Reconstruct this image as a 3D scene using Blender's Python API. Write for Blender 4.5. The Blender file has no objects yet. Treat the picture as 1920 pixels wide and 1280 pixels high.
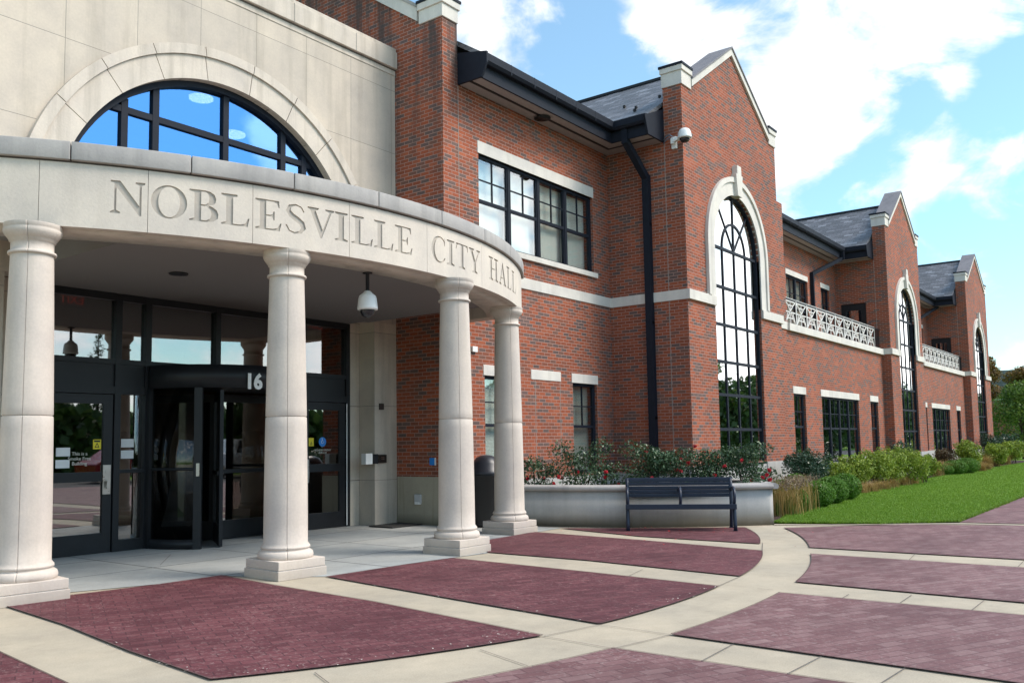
import bpy, bmesh, math, random
import numpy as np
from mathutils import Vector, Matrix
from mathutils.geometry import tessellate_polygon, delaunay_2d_cdt
random.seed(7); RNG = np.random.default_rng(7)
S = bpy.context.scene; COL = S.collection
rad = math.radians
# ------------------------------------------------------------------ camera
YAW, PIT, ROL = 0.91409142, 0.08365601, -0.01498312
FPX, CX, CY, EYE = 1664.73, 933.3, 693.3, 1.4
_f = Vector((math.sin(YAW)*math.cos(PIT), math.cos(YAW)*math.cos(PIT), math.sin(PIT)))
_r = Vector((math.cos(YAW), -math.sin(YAW), 0)); _u = _r.cross(_f)
RT = math.cos(ROL)*_r + math.sin(ROL)*_u; UP = -math.sin(ROL)*_r + math.cos(ROL)*_u; FW = _f
cd = bpy.data.cameras.new('camera'); cam = bpy.data.objects.new('camera', cd); COL.objects.link(cam)
cam.matrix_world = Matrix(((RT.x, UP.x, -FW.x, 0), (RT.y, UP.y, -FW.y, 0), (RT.z, UP.z, -FW.z, EYE), (0, 0, 0, 1)))
cd.sensor_width = 36; cd.lens = 36*FPX/1920; cd.shift_x = (960-CX)/1920; cd.shift_y = (CY-640)/1920
cd.clip_start = .05; cd.clip_end = 3000; S.camera = cam
def ray(px, py): return RT*((px-CX)/FPX) - UP*((py-CY)/FPX) + FW
def at(px, py, z=0.0):
    d = ray(px, py); return Vector((0, 0, EYE)) + d*((z-EYE)/d.z)
def at_y(px, py, y):
    d = ray(px, py); return Vector((0, 0, EYE)) + d*(y/d.y)
def at_x(px, py, x):
    d = ray(px, py); return Vector((0, 0, EYE)) + d*(x/d.x)
# ------------------------------------------------------------------ world, sun, exposure
SUN_EL, SUN_AZ = rad(48), rad(150)      # azimuth clockwise from +y: light from the front right
w = bpy.data.worlds.new('World'); S.world = w; w.use_nodes = True
NT = w.node_tree; NT.nodes.clear()
def N(nt, t, **k):
    n = nt.nodes.new(t)
    for a, b in k.items():
        if a == 'i':
            for q, v in b.items():
                n.inputs[q].default_value = v
        else: setattr(n, a, b)
    return n
def L(nt, a, b): nt.links.new(a, b)
def M2(nt, op, a, b=None, c=None, clamp=False):
    n = nt.nodes.new('ShaderNodeMath'); n.operation = op; n.use_clamp = clamp
    for i, v in enumerate((a, b, c)):
        if v is None: continue
        if isinstance(v, (int, float)): n.inputs[i].default_value = v
        else: nt.links.new(v, n.inputs[i])
    return n.outputs[0]
def MIX(nt, f, a, b, mode='MIX'):
    n = nt.nodes.new('ShaderNodeMix'); n.data_type = 'RGBA'; n.blend_type = mode
    for i, v in ((0, f), (6, a), (7, b)):
        if isinstance(v, (int, float)): n.inputs[i].default_value = v
        elif isinstance(v, tuple): n.inputs[i].default_value = (*v, 1) if len(v) == 3 else v
        else: nt.links.new(v, n.inputs[i])
    return n.outputs[2]
def RAMP(nt, f, stops, interp='LINEAR'):
    n = nt.nodes.new('ShaderNodeValToRGB'); n.color_ramp.interpolation = interp
    e = n.color_ramp.elements
    while len(e) < len(stops): e.new(.5)
    for q, (p, c) in zip(e, stops): q.position = p; q.color = (*c, 1) if len(c) == 3 else c
    nt.links.new(f, n.inputs[0]); return n.outputs[0]
def NOISE(nt, vec, scale, detail=4, rough=.55, dist=0):
    n = nt.nodes.new('ShaderNodeTexNoise'); n.inputs['Scale'].default_value = scale
    n.inputs['Detail'].default_value = detail; n.inputs['Roughness'].default_value = rough; n.inputs['Distortion'].default_value = dist
    if vec is not None: nt.links.new(vec, n.inputs['Vector'])
    return n.outputs[0]
SKY_STR = 0.1
sky = N(NT, 'ShaderNodeTexSky', sky_type='NISHITA', sun_disc=False, sun_elevation=SUN_EL, sun_rotation=SUN_AZ, air_density=1.0, dust_density=.6, ozone_density=2.2)
tc = N(NT, 'ShaderNodeTexCoord'); dirv = tc.outputs['Generated']
def cloud_blob(dv, rdeg, amp):
    dv = dv.normalized()
    n = N(NT, 'ShaderNodeVectorMath', operation='DOT_PRODUCT'); L(NT, dirv, n.inputs[0]); n.inputs[1].default_value = dv
    mr = N(NT, 'ShaderNodeMapRange', interpolation_type='SMOOTHSTEP')
    L(NT, n.outputs['Value'], mr.inputs[0]); mr.inputs[1].default_value = math.cos(rad(rdeg)); mr.inputs[2].default_value = math.cos(rad(rdeg*.15))
    mr.inputs[3].default_value = 0; mr.inputs[4].default_value = amp
    return mr.outputs[0]
def mirror(px, py, y):      # direction seen by reflection in a facade plane
    d = ray(px, py); return Vector((d.x, -d.y, d.z))
blobs = [(ray(900, 40), 4.5, .34), (ray(1010, 80), 3, .26), (ray(870, 130), 4, .3), (ray(1240, 50), 4.0, .36), (ray(1330, 10), 4, .26), (ray(1430, 220), 6, .42), (ray(1530, 250), 3.6, .26), (ray(1480, 330), 4.5, .3),
         (ray(1560, 110), 6, .36), (ray(1700, 40), 6.5, .42), (ray(1830, 60), 4, .24), (ray(1700, 310), 3.8, .42), (ray(1800, 300), 3.4, .3), (ray(1790, 190), 2.2, .22), (ray(1880, 280), 2, .1),
         (ray(1690, 220), 3.0, -.45), (ray(1600, 180), 2.2, -.15), (ray(1630, 450), 6, -.25), (ray(1900, 180), 3.4, -.4), (ray(1090, 120), 3.6, -.4), (ray(1080, 30), 2.4, -.25), (ray(1850, 450), 6, -.25), (ray(1380, 90), 2.2, -.25), (ray(1180, 140), 3, -.2),
         (mirror(1390, 480, 8.3), 9, .6), (mirror(1400, 620, 8.3), 8, .5), (mirror(1700, 620, 8.3), 10, .5), (mirror(1840, 640, 8.3), 6, .4),
         (mirror(300, 220, 11.4), 12, -.6), (mirror(420, 240, 11.4), 8, -.5), (mirror(505, 215, 11.4), 3, 1.0), (mirror(540, 310, 11.4), 4, 1.1), (mirror(575, 320, 11.4), 4, 1.0),
         (mirror(300, 660, 11.8), 14, .35), (mirror(1000, 390, 10.2), 9, .5)]
wv = N(NT, 'ShaderNodeVectorMath', operation='MULTIPLY'); L(NT, dirv, wv.inputs[0]); wv.inputs[1].default_value = (1, 1, 1.6)
cn = NOISE(NT, wv.outputs[0], 6.5, 9, .6, .6)
cn2 = NOISE(NT, wv.outputs[0], 17, 5, .55, .2)
acc = M2(NT, 'ADD', M2(NT, 'MULTIPLY', M2(NT, 'SUBTRACT', cn, .5), 3.0), M2(NT, 'MULTIPLY', M2(NT, 'SUBTRACT', cn2, .5), 1.5))
for b in blobs: acc = M2(NT, 'ADD', acc, cloud_blob(*b))
mr = N(NT, 'ShaderNodeMapRange', interpolation_type='SMOOTHSTEP'); L(NT, acc, mr.inputs[0])
mr.inputs[1].default_value = -.08; mr.inputs[2].default_value = .72; mr.inputs[4].default_value = .96
skyc = MIX(NT, 1.0, sky.outputs[0], (.70, .94, .90), 'MULTIPLY')
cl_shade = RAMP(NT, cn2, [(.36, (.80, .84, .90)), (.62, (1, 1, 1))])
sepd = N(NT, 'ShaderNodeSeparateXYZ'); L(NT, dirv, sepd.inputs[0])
cloud_gain = N(NT, 'ShaderNodeMapRange'); L(NT, sepd.outputs[1], cloud_gain.inputs[0])      # unseen street-side clouds brightened to light the facade and fill its reflections
for i_, v_ in ((1, -.15), (2, .15), (3, 9.0), (4, 4.7)): cloud_gain.inputs[i_].default_value = v_
lv3 = N(NT, 'ShaderNodeVectorMath', operation='SCALE'); L(NT, cl_shade, lv3.inputs[0]); L(NT, cloud_gain.outputs[0], lv3.inputs['Scale']); cl_shade = lv3.outputs[0]
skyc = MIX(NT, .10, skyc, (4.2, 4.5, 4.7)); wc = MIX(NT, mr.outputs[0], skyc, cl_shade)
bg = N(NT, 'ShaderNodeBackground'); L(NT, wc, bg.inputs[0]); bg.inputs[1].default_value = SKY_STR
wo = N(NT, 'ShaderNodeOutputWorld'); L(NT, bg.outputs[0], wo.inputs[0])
sd = bpy.data.lights.new('sun', 'SUN'); sd.energy = 1.5; sd.angle = rad(25); sd.color = (1, .90, .80)
sun = bpy.data.objects.new('sun', sd); COL.objects.link(sun)
sdir = Vector((math.sin(SUN_AZ)*math.cos(SUN_EL), math.cos(SUN_AZ)*math.cos(SUN_EL), math.sin(SUN_EL)))
sun.rotation_euler = sdir.to_track_quat('Z', 'Y').to_euler(); sun.location = (0, -20, 40)
S.view_settings.view_transform = 'Standard'; S.view_settings.look = 'None'; S.view_settings.exposure = 1.5; S.view_settings.gamma = 1
S.cycles.max_bounces = 8; S.cycles.transparent_max_bounces = 12; S.cycles.caustics_reflective = False; S.cycles.caustics_refractive = False
# ------------------------------------------------------------------ materials
def newmat(name):
    m = bpy.data.materials.new(name); m.use_nodes = True; nt = m.node_tree; nt.nodes.clear()
    o = nt.nodes.new('ShaderNodeOutputMaterial'); b = nt.nodes.new('ShaderNodeBsdfPrincipled'); nt.links.new(b.outputs[0], o.inputs[0])
    return m, nt, b, o
def pos(nt): return nt.nodes.new('ShaderNodeNewGeometry')
def setc(nt, b, c, rough=.8, spec=.3):
    if isinstance(c, tuple): b.inputs['Base Color'].default_value = (*c, 1)
    else: nt.links.new(c, b.inputs['Base Color'])
    b.inputs['Roughness'].default_value = rough; b.inputs['Specular IOR Level'].default_value = spec
def bump(nt, b, h, strength=.3, dist=.01):
    n = nt.nodes.new('ShaderNodeBump'); n.inputs['Strength'].default_value = strength; n.inputs['Distance'].default_value = dist
    nt.links.new(h, n.inputs['Height']); nt.links.new(n.outputs[0], b.inputs['Normal'])
def wall_uv(nt, x0=0, z0=0, zs=1):
    g = pos(nt); sp = N(nt, 'ShaderNodeSeparateXYZ'); L(nt, g.outputs['Position'], sp.inputs[0])
    sn = N(nt, 'ShaderNodeSeparateXYZ'); L(nt, g.outputs['True Normal'], sn.inputs[0])
    k = M2(nt, 'GREATER_THAN', M2(nt, 'ABSOLUTE', sn.outputs[0]), .6)
    u = M2(nt, 'ADD', M2(nt, 'MULTIPLY', sp.outputs[0], M2(nt, 'SUBTRACT', 1.0, k)), M2(nt, 'MULTIPLY', sp.outputs[1], k))
    c = N(nt, 'ShaderNodeCombineXYZ'); L(nt, M2(nt, 'SUBTRACT', u, x0), c.inputs[0]); L(nt, M2(nt, 'MULTIPLY', M2(nt, 'SUBTRACT', sp.outputs[2], z0), zs), c.inputs[1])
    return g, sp, c.outputs[0]
def brick_mat(name, stain=0.0):
    m, nt, b, o = newmat(name); g, sp, uv = wall_uv(nt)
    bt = N(nt, 'ShaderNodeTexBrick', offset=.5); L(nt, uv, bt.inputs['Vector'])
    for k, v in (('Color1', (0, 0, 0, 1)), ('Color2', (1, 1, 1, 1)), ('Mortar', (.5, .5, .5, 1)), ('Scale', 1.0), ('Mortar Size', .0062), ('Mortar Smooth', .15), ('Bias', 0.0), ('Brick Width', .2032), ('Row Height', .0677)):
        bt.inputs[k].default_value = v
    tone = RAMP(nt, bt.outputs[0], [(0, (.135, .092, .082)), (.09, (.155, .102, .090)), (.18, (.190, .093, .068)), (.28, (.245, .083, .050)), (.46, (.295, .081, .041)), (.66, (.340, .091, .044)), (.86, (.365, .107, .054))], 'CONSTANT')
    fine = NOISE(nt, g.outputs['Position'], 55, 3, .6)
    tone = MIX(nt, .35, tone, RAMP(nt, fine, [(.3, (.45, .45, .45)), (.7, (1.25, 1.2, 1.2))]), 'MULTIPLY')
    big = NOISE(nt, g.outputs['Position'], .7, 4, .6)
    tone = MIX(nt, 1.0, tone, RAMP(nt, big, [(.28, (.74, .75, .77)), (.72, (1.16, 1.13, 1.1))]), 'MULTIPLY')
    col = MIX(nt, bt.outputs[1], tone, (.37, .225, .185))
    if stain:
        st = N(nt, 'ShaderNodeMapping'); L(nt, g.outputs['Position'], st.inputs[0]); st.inputs['Scale'].default_value = (3.2, 3.2, .35)
        sn = NOISE(nt, st.outputs[0], 1.0, 5, .65)
        hz = N(nt, 'ShaderNodeMapRange'); L(nt, sp.outputs[2], hz.inputs[0]); hz.inputs[1].default_value = 5.5; hz.inputs[2].default_value = 9
        f = M2(nt, 'MULTIPLY', RAMP(nt, sn, [(.46, (0, 0, 0)), (.62, (1, 1, 1))]), M2(nt, 'MULTIPLY', hz.outputs[0], stain))
        col = MIX(nt, f, col, (.07, .055, .05))
    setc(nt, b, col, .88, .25); bump(nt, b, M2(nt, 'ADD', M2(nt, 'MULTIPLY', bt.outputs[1], -1.0), M2(nt, 'MULTIPLY', fine, .35)), .55, .006)
    return m
def stone_mat(name, base=(.59, .52, .45), joints=None, stain=.5, rough=.85, dark=(.25, .215, .17), dirt=0.0):
    m, nt, b, o = newmat(name)
    if joints: g, sp, uv = wall_uv(nt, joints[2], joints[3])
    else: g = pos(nt)
    n1 = NOISE(nt, g.outputs['Position'], 1.6, 6, .62); n2 = NOISE(nt, g.outputs['Position'], 38, 3, .6)
    mp = N(nt, 'ShaderNodeMapping'); L(nt, g.outputs['Position'], mp.inputs[0]); mp.inputs['Scale'].default_value = (4.5, 4.5, .32)
    n3 = NOISE(nt, mp.outputs[0], 1, 5, .6)
    c = MIX(nt, .9, base, RAMP(nt, n1, [(.25, (.80, .80, .82)), (.75, (1.13, 1.11, 1.07))]), 'MULTIPLY')
    c = MIX(nt, .3, c, RAMP(nt, n2, [(.3, (.85, .85, .85)), (.7, (1.1, 1.1, 1.1))]), 'MULTIPLY')
    c = MIX(nt, M2(nt, 'MULTIPLY', RAMP(nt, n3, [(.50, (0, 0, 0)), (.72, (1, 1, 1))]), stain), c, dark)
    if dirt:
        sz_ = N(nt, 'ShaderNodeSeparateXYZ'); L(nt, g.outputs['Position'], sz_.inputs[0])
        lowz = N(nt, 'ShaderNodeMapRange'); L(nt, M2(nt, 'ADD', sz_.outputs[2], M2(nt, 'MULTIPLY', n1, -.16)), lowz.inputs[0])
        for i_, v_ in ((1, .12), (2, -.06), (3, 0), (4, dirt)): lowz.inputs[i_].default_value = v_
        c = MIX(nt, lowz.outputs[0], c, (.10, .085, .055))
    h = n2
    if joints:
        bt = N(nt, 'ShaderNodeTexBrick', offset=0.0); L(nt, uv, bt.inputs['Vector'])
        for k, v in (('Color1', (0, 0, 0, 1)), ('Color2', (1, 1, 1, 1)), ('Mortar', (.5, .5, .5, 1)), ('Scale', 1.0), ('Mortar Size', .0048), ('Mortar Smooth', .1), ('Bias', 0.0), ('Brick Width', joints[0]), ('Row Height', joints[1])):
            bt.inputs[k].default_value = v
        c = MIX(nt, .8, c, RAMP(nt, bt.outputs[0], [(0, (.88, .89, .9)), (1, (1.1, 1.09, 1.06))]), 'MULTIPLY')
        c = MIX(nt, M2(nt, 'MULTIPLY', bt.outputs[1], .8), c, (.20, .185, .165)); h = M2(nt, 'SUBTRACT', M2(nt, 'MULTIPLY', n2, .3), bt.outputs[1])
    setc(nt, b, c, rough, .25); bump(nt, b, h, .25, .008); return m
def plain_mat(name, c, rough=.5, spec=.5, metal=0, var=.12, scale=9, bmp=0.0):
    m, nt, b, o = newmat(name); g = pos(nt); n = NOISE(nt, g.outputs['Position'], scale, 5, .6)
    lo = 1-var; hi = 1+var
    setc(nt, b, MIX(nt, 1.0, c, RAMP(nt, n, [(.25, (lo, lo, lo)), (.75, (hi, hi, hi))]), 'MULTIPLY'), rough, spec); b.inputs['Metallic'].default_value = metal
    L(nt, M2(nt, 'ADD', M2(nt, 'MULTIPLY', n, .2), rough-.1), b.inputs['Roughness'])
    if bmp: bump(nt, b, n, bmp, .01)
    return m
def glass_mat(name, tint=(.3, .33, .33), k0=.12, k1=1.2, gcol=(1, 1, 1), wob=.0):
    m, nt, b, o = newmat(name); nt.nodes.remove(b)
    tr = N(nt, 'ShaderNodeBsdfTransparent'); tr.inputs[0].default_value = (*tint, 1)
    gl = N(nt, 'ShaderNodeBsdfGlossy'); gl.inputs[0].default_value = (*gcol, 1); gl.inputs['Roughness'].default_value = .015
    gq = pos(nt); dt = N(nt, 'ShaderNodeVectorMath', operation='DOT_PRODUCT'); L(nt, gq.outputs['Normal'], dt.inputs[0]); L(nt, gq.outputs['Incoming'], dt.inputs[1])
    sch = M2(nt, 'POWER', M2(nt, 'SUBTRACT', 1.0, M2(nt, 'ABSOLUTE', dt.outputs['Value']), clamp=True), 5.0)      # Schlick, the same from both sides
    f = M2(nt, 'ADD', M2(nt, 'MULTIPLY', M2(nt, 'ADD', M2(nt, 'MULTIPLY', sch, .96), .04), k1), k0, clamp=True)
    if wob:
        g = pos(nt); bp = N(nt, 'ShaderNodeBump'); bp.inputs['Strength'].default_value = wob; bp.inputs['Distance'].default_value = .02
        L(nt, NOISE(nt, g.outputs['Position'], 1.1, 2, .5), bp.inputs['Height']); L(nt, bp.outputs[0], gl.inputs['Normal'])
    mx = N(nt, 'ShaderNodeMixShader'); L(nt, f, mx.inputs[0]); L(nt, tr.outputs[0], mx.inputs[1]); L(nt, gl.outputs[0], mx.inputs[2]); L(nt, mx.outputs[0], o.inputs[0])
    return m
def leaf_mat(name, cols, trans=.25, rough=.55):
    m, nt, b, o = newmat(name); g = pos(nt)
    n = NOISE(nt, g.outputs['Position'], 1.7, 3, .6)
    r = M2(nt, 'ADD', M2(nt, 'MULTIPLY', g.outputs['Random Per Island'], .65), M2(nt, 'MULTIPLY', n, .35))
    k = len(cols); c = RAMP(nt, r, [(.12+.76*i/(k-1), q) for i, q in enumerate(cols)])
    setc(nt, b, c, rough, .35)
    t = N(nt, 'ShaderNodeBsdfTranslucent'); L(nt, c, t.inputs[0])
    mx = N(nt, 'ShaderNodeMixShader'); mx.inputs[0].default_value = trans; L(nt, b.outputs[0], mx.inputs[1]); L(nt, t.outputs[0], mx.inputs[2]); L(nt, mx.outputs[0], o.inputs[0])
    return m
BRICK = brick_mat('red_brick'); BRICKS = brick_mat('stained_brick', .85)
STONE = stone_mat('limestone'); STONEW = stone_mat('limestone_panels', base=(.56, .487, .415), joints=(1.02, 1.205, 5.53, 6.85), stain=.32)
STONEL = stone_mat('limestone_jamb', joints=(.62, 1.32, 11.19, .8), stain=.5, base=(.60, .53, .445))
STONEC = stone_mat('limestone_column', base=(.60, .53, .47), stain=.34, dark=(.42, .36, .29), dirt=.3); STONEG = stone_mat('weathered_stone', base=(.40, .38, .365), stain=.45, dark=(.2, .195, .19))
TRIM = stone_mat('trim_stone', base=(.66, .62, .57), stain=.2); CONC = stone_mat('cast_concrete', base=(.46, .45, .43), stain=.35, dark=(.24, .235, .22), dirt=.8)
BASEC = stone_mat('base_stone', base=(.40, .36, .28), stain=.75, dark=(.17, .14, .08), dirt=.7)
MORTAR = plain_mat('joint_sealant', (.30, .28, .25), .9); SEAL = plain_mat('dark_joint', (.12, .10, .09), .9)
BLACK = plain_mat('dark_bronze_paint', (.011, .012, .0145), .45, .35, var=.25); NAVY = plain_mat('navy_metal', (.013, .016, .025), .6, .16, var=.2)
SOFF = plain_mat('soffit_panel', (.34, .31, .30), .75, .2, var=.08); CEIL = plain_mat('stucco_ceiling', (.21, .195, .19), .9, .2, var=.06, scale=40, bmp=.2)
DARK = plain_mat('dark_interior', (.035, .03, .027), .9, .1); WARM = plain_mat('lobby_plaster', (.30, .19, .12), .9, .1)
GLASS = glass_mat('coated_glass', (.22, .25, .24), .45, 1.2, (1, 1, 1)); GLASSD = glass_mat('entry_glass', (.42, .40, .38), .20, 1.6, wob=.01)
GLASSC = glass_mat('curved_entry_glass', (.55, .52, .48), .015, .8)
GLASSB = glass_mat('sky_tinted_glass', (.40, .45, .5), .55, .6, (.24, .52, 1.0), wob=.05); GLASSO = glass_mat('office_glass', (.96, .98, .97), .12, 1.1)  # sky's blue reflection is tinted into the arched window's gloss colour
GLASSG = glass_mat('tall_window_glass', (.10, .13, .13), .60, 1.2, (1, .99, .97), wob=.025)
BLIND = plain_mat('pale_blind', (.80, .82, .76), .8, .2, var=.04); BLIND2 = plain_mat('grey_blind', (.42, .45, .40), .8, .2, var=.05)
WHITE = plain_mat('white_paint', (.78, .78, .76), .4, .5, var=.04); RAILW = plain_mat('railing_sky_sheen', (.66, .64, .60), .35, .5, var=.05)  # pale railing colour stands for sky reflected off dark metal
STEEL = plain_mat('brushed_steel', (.5, .48, .45), .3, .5, 1.0, var=.08); SMOKE = plain_mat('smoked_plastic', (.02, .02, .025), .08, .6)
PAPER = plain_mat('paper', (.75, .76, .76), .8, .2, var=.05); YEL = plain_mat('yellow_vinyl', (.75, .62, .02), .5); BLUE = plain_mat('blue_vinyl', (.02, .22, .65), .45)
BENCHM = plain_mat('navy_bench_paint', (.016, .024, .044), .4, .35, var=.15)
RUBBER = plain_mat('rubber', (.02, .02, .02), .8)
def slate_mat():
    m, nt, b, o = newmat('slate'); g = pos(nt); sp = N(nt, 'ShaderNodeSeparateXYZ'); L(nt, g.outputs['Position'], sp.inputs[0])
    sn = N(nt, 'ShaderNodeSeparateXYZ'); L(nt, g.outputs['True Normal'], sn.inputs[0])
    k = M2(nt, 'GREATER_THAN', M2(nt, 'ABSOLUTE', sn.outputs[0]), .3)
    u = M2(nt, 'ADD', M2(nt, 'MULTIPLY', sp.outputs[0], M2(nt, 'SUBTRACT', 1.0, k)), M2(nt, 'MULTIPLY', sp.outputs[1], k))
    c = N(nt, 'ShaderNodeCombineXYZ'); L(nt, u, c.inputs[0]); L(nt, M2(nt, 'MULTIPLY', sp.outputs[2], 1.83), c.inputs[1])
    bt = N(nt, 'ShaderNodeTexBrick', offset=.5); L(nt, c.outputs[0], bt.inputs['Vector'])
    for q, v in (('Color1', (0, 0, 0, 1)), ('Color2', (1, 1, 1, 1)), ('Mortar', (.5, .5, .5, 1)), ('Scale', 1.0), ('Mortar Size', .006), ('Mortar Smooth', .2), ('Bias', 0.0), ('Brick Width', .34), ('Row Height', .15)): bt.inputs[q].default_value = v
    col = RAMP(nt, bt.outputs[0], [(0, (.095, .095, .10)), (.35, (.13, .13, .14)), (.7, (.17, .17, .185)), (.9, (.23, .235, .255))], 'CONSTANT')
    col = MIX(nt, bt.outputs[1], col, (.03, .03, .035)); setc(nt, b, col, .5, .5); bump(nt, b, M2(nt, 'MULTIPLY', bt.outputs[1], -1.0), .8, .02); return m
SLATE = slate_mat(); LEAD = stone_mat('lead_coping', base=(.22, .21, .225), stain=.4, dark=(.12, .12, .13))
def paver_mat(name, tones, spot, spotamt, bw=.2, rh=.2, gap=(.05, .02, .025), ang=0.0):
    m, nt, b, o = newmat(name); g = pos(nt); mp = N(nt, 'ShaderNodeMapping'); L(nt, g.outputs['Position'], mp.inputs[0]); mp.inputs['Rotation'].default_value = (0, 0, ang)
    bt = N(nt, 'ShaderNodeTexBrick', offset=.5); L(nt, mp.outputs[0], bt.inputs['Vector'])
    for q, v in (('Color1', (0, 0, 0, 1)), ('Color2', (1, 1, 1, 1)), ('Mortar', (.5, .5, .5, 1)), ('Scale', 1.0), ('Mortar Size', .006), ('Mortar Smooth', .3), ('Bias', 0.0), ('Brick Width', bw), ('Row Height', rh)): bt.inputs[q].default_value = v
    n1 = NOISE(nt, g.outputs['Position'], .9, 5, .6); n2 = NOISE(nt, g.outputs['Position'], 34, 5, .72); n3 = NOISE(nt, g.outputs['Position'], 7, 4, .65)
    col = RAMP(nt, bt.outputs[0], [(i/(len(tones)-1), t) for i, t in enumerate(tones)])
    col = MIX(nt, .8, col, RAMP(nt, n1, [(.3, (.72, .71, .72)), (.7, (1.26, 1.24, 1.24))]), 'MULTIPLY')
    s = M2(nt, 'MULTIPLY', RAMP(nt, n2, [(.52, (0, 0, 0)), (.66, (1, 1, 1))]), M2(nt, 'MULTIPLY', RAMP(nt, M2(nt, 'ADD', M2(nt, 'MULTIPLY', n1, .5), M2(nt, 'MULTIPLY', n3, .5)), [(.40, (.06, .06, .06)), (.62, (1, 1, 1))]), spotamt))
    col = MIX(nt, s, col, spot); col = MIX(nt, M2(nt, 'MULTIPLY', bt.outputs[1], .65), col, gap)
    setc(nt, b, col, .75, .3); bump(nt, b, M2(nt, 'SUBTRACT', M2(nt, 'MULTIPLY', n2, .4), bt.outputs[1]), .5, .006); return m
PAV1 = paver_mat('maroon_stamped_concrete', [(.088, .025, .031), (.115, .035, .042), (.140, .047, .053)], (.30, .20, .19), .8, .2, .1, ang=rad(26))
PAV2 = paver_mat('worn_brick_pavers', [(.138, .064, .067), (.175, .090, .092), (.215, .128, .126)], (.34, .27, .25), .8, .20, .10, (.085, .045, .05), ang=rad(26))
def conc_mat(name, base, jx=None):
    m, nt, b, o = newmat(name); g = pos(nt); n1 = NOISE(nt, g.outputs['Position'], .8, 6, .65); n2 = NOISE(nt, g.outputs['Position'], 90, 3, .6)
    c = MIX(nt, 1.0, base, RAMP(nt, n1, [(.3, (.84, .85, .87)), (.72, (1.10, 1.08, 1.05))]), 'MULTIPLY'); c = MIX(nt, .6, c, RAMP(nt, n2, [(.3, (.8, .8, .8)), (.7, (1.15, 1.15, 1.15))]), 'MULTIPLY')
    n4 = NOISE(nt, g.outputs['Position'], 5.5, 4, .6); n5 = NOISE(nt, g.outputs['Position'], 2.2, 8, .75)
    c = MIX(nt, M2(nt, 'MULTIPLY', RAMP(nt, n4, [(.66, (0, 0, 0)), (.72, (1, 1, 1))]), .22), c, (.16, .15, .13)); c = MIX(nt, .8, c, RAMP(nt, n5, [(.32, (.82, .82, .82)), (.6, (1.05, 1.05, 1.05))]), 'MULTIPLY')
    if jx:
        bt = N(nt, 'ShaderNodeTexBrick', offset=0.0); mp = N(nt, 'ShaderNodeMapping'); L(nt, g.outputs['Position'], mp.inputs[0]); mp.inputs['Location'].default_value = (jx[2], jx[3], 0); L(nt, mp.outputs[0], bt.inputs['Vector'])
        for q, v in (('Color1', (0, 0, 0, 1)), ('Color2', (1, 1, 1, 1)), ('Mortar', (.5, .5, .5, 1)), ('Scale', 1.0), ('Mortar Size', .012), ('Mortar Smooth', .2), ('Bias', 0.0), ('Brick Width', jx[0]), ('Row Height', jx[1])): bt.inputs[q].default_value = v
        c = MIX(nt, .6, c, RAMP(nt, bt.outputs[0], [(0, (.86, .88, .9)), (1, (1.08, 1.06, 1.04))]), 'MULTIPLY'); c = MIX(nt, bt.outputs[1], c, (.08, .08, .08))
    setc(nt, b, c, .8, .3); bump(nt, b, n2, .15, .004); return m
PLAZA = conc_mat('buff_concrete', (.44, .382, .295)); PORCH = conc_mat('shade_tinted_concrete', (.36, .375, .37), (1.55, 1.3, .25, .6))  # porch blue-grey is portico shade put into the concrete colour
GRASSM = None
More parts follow.
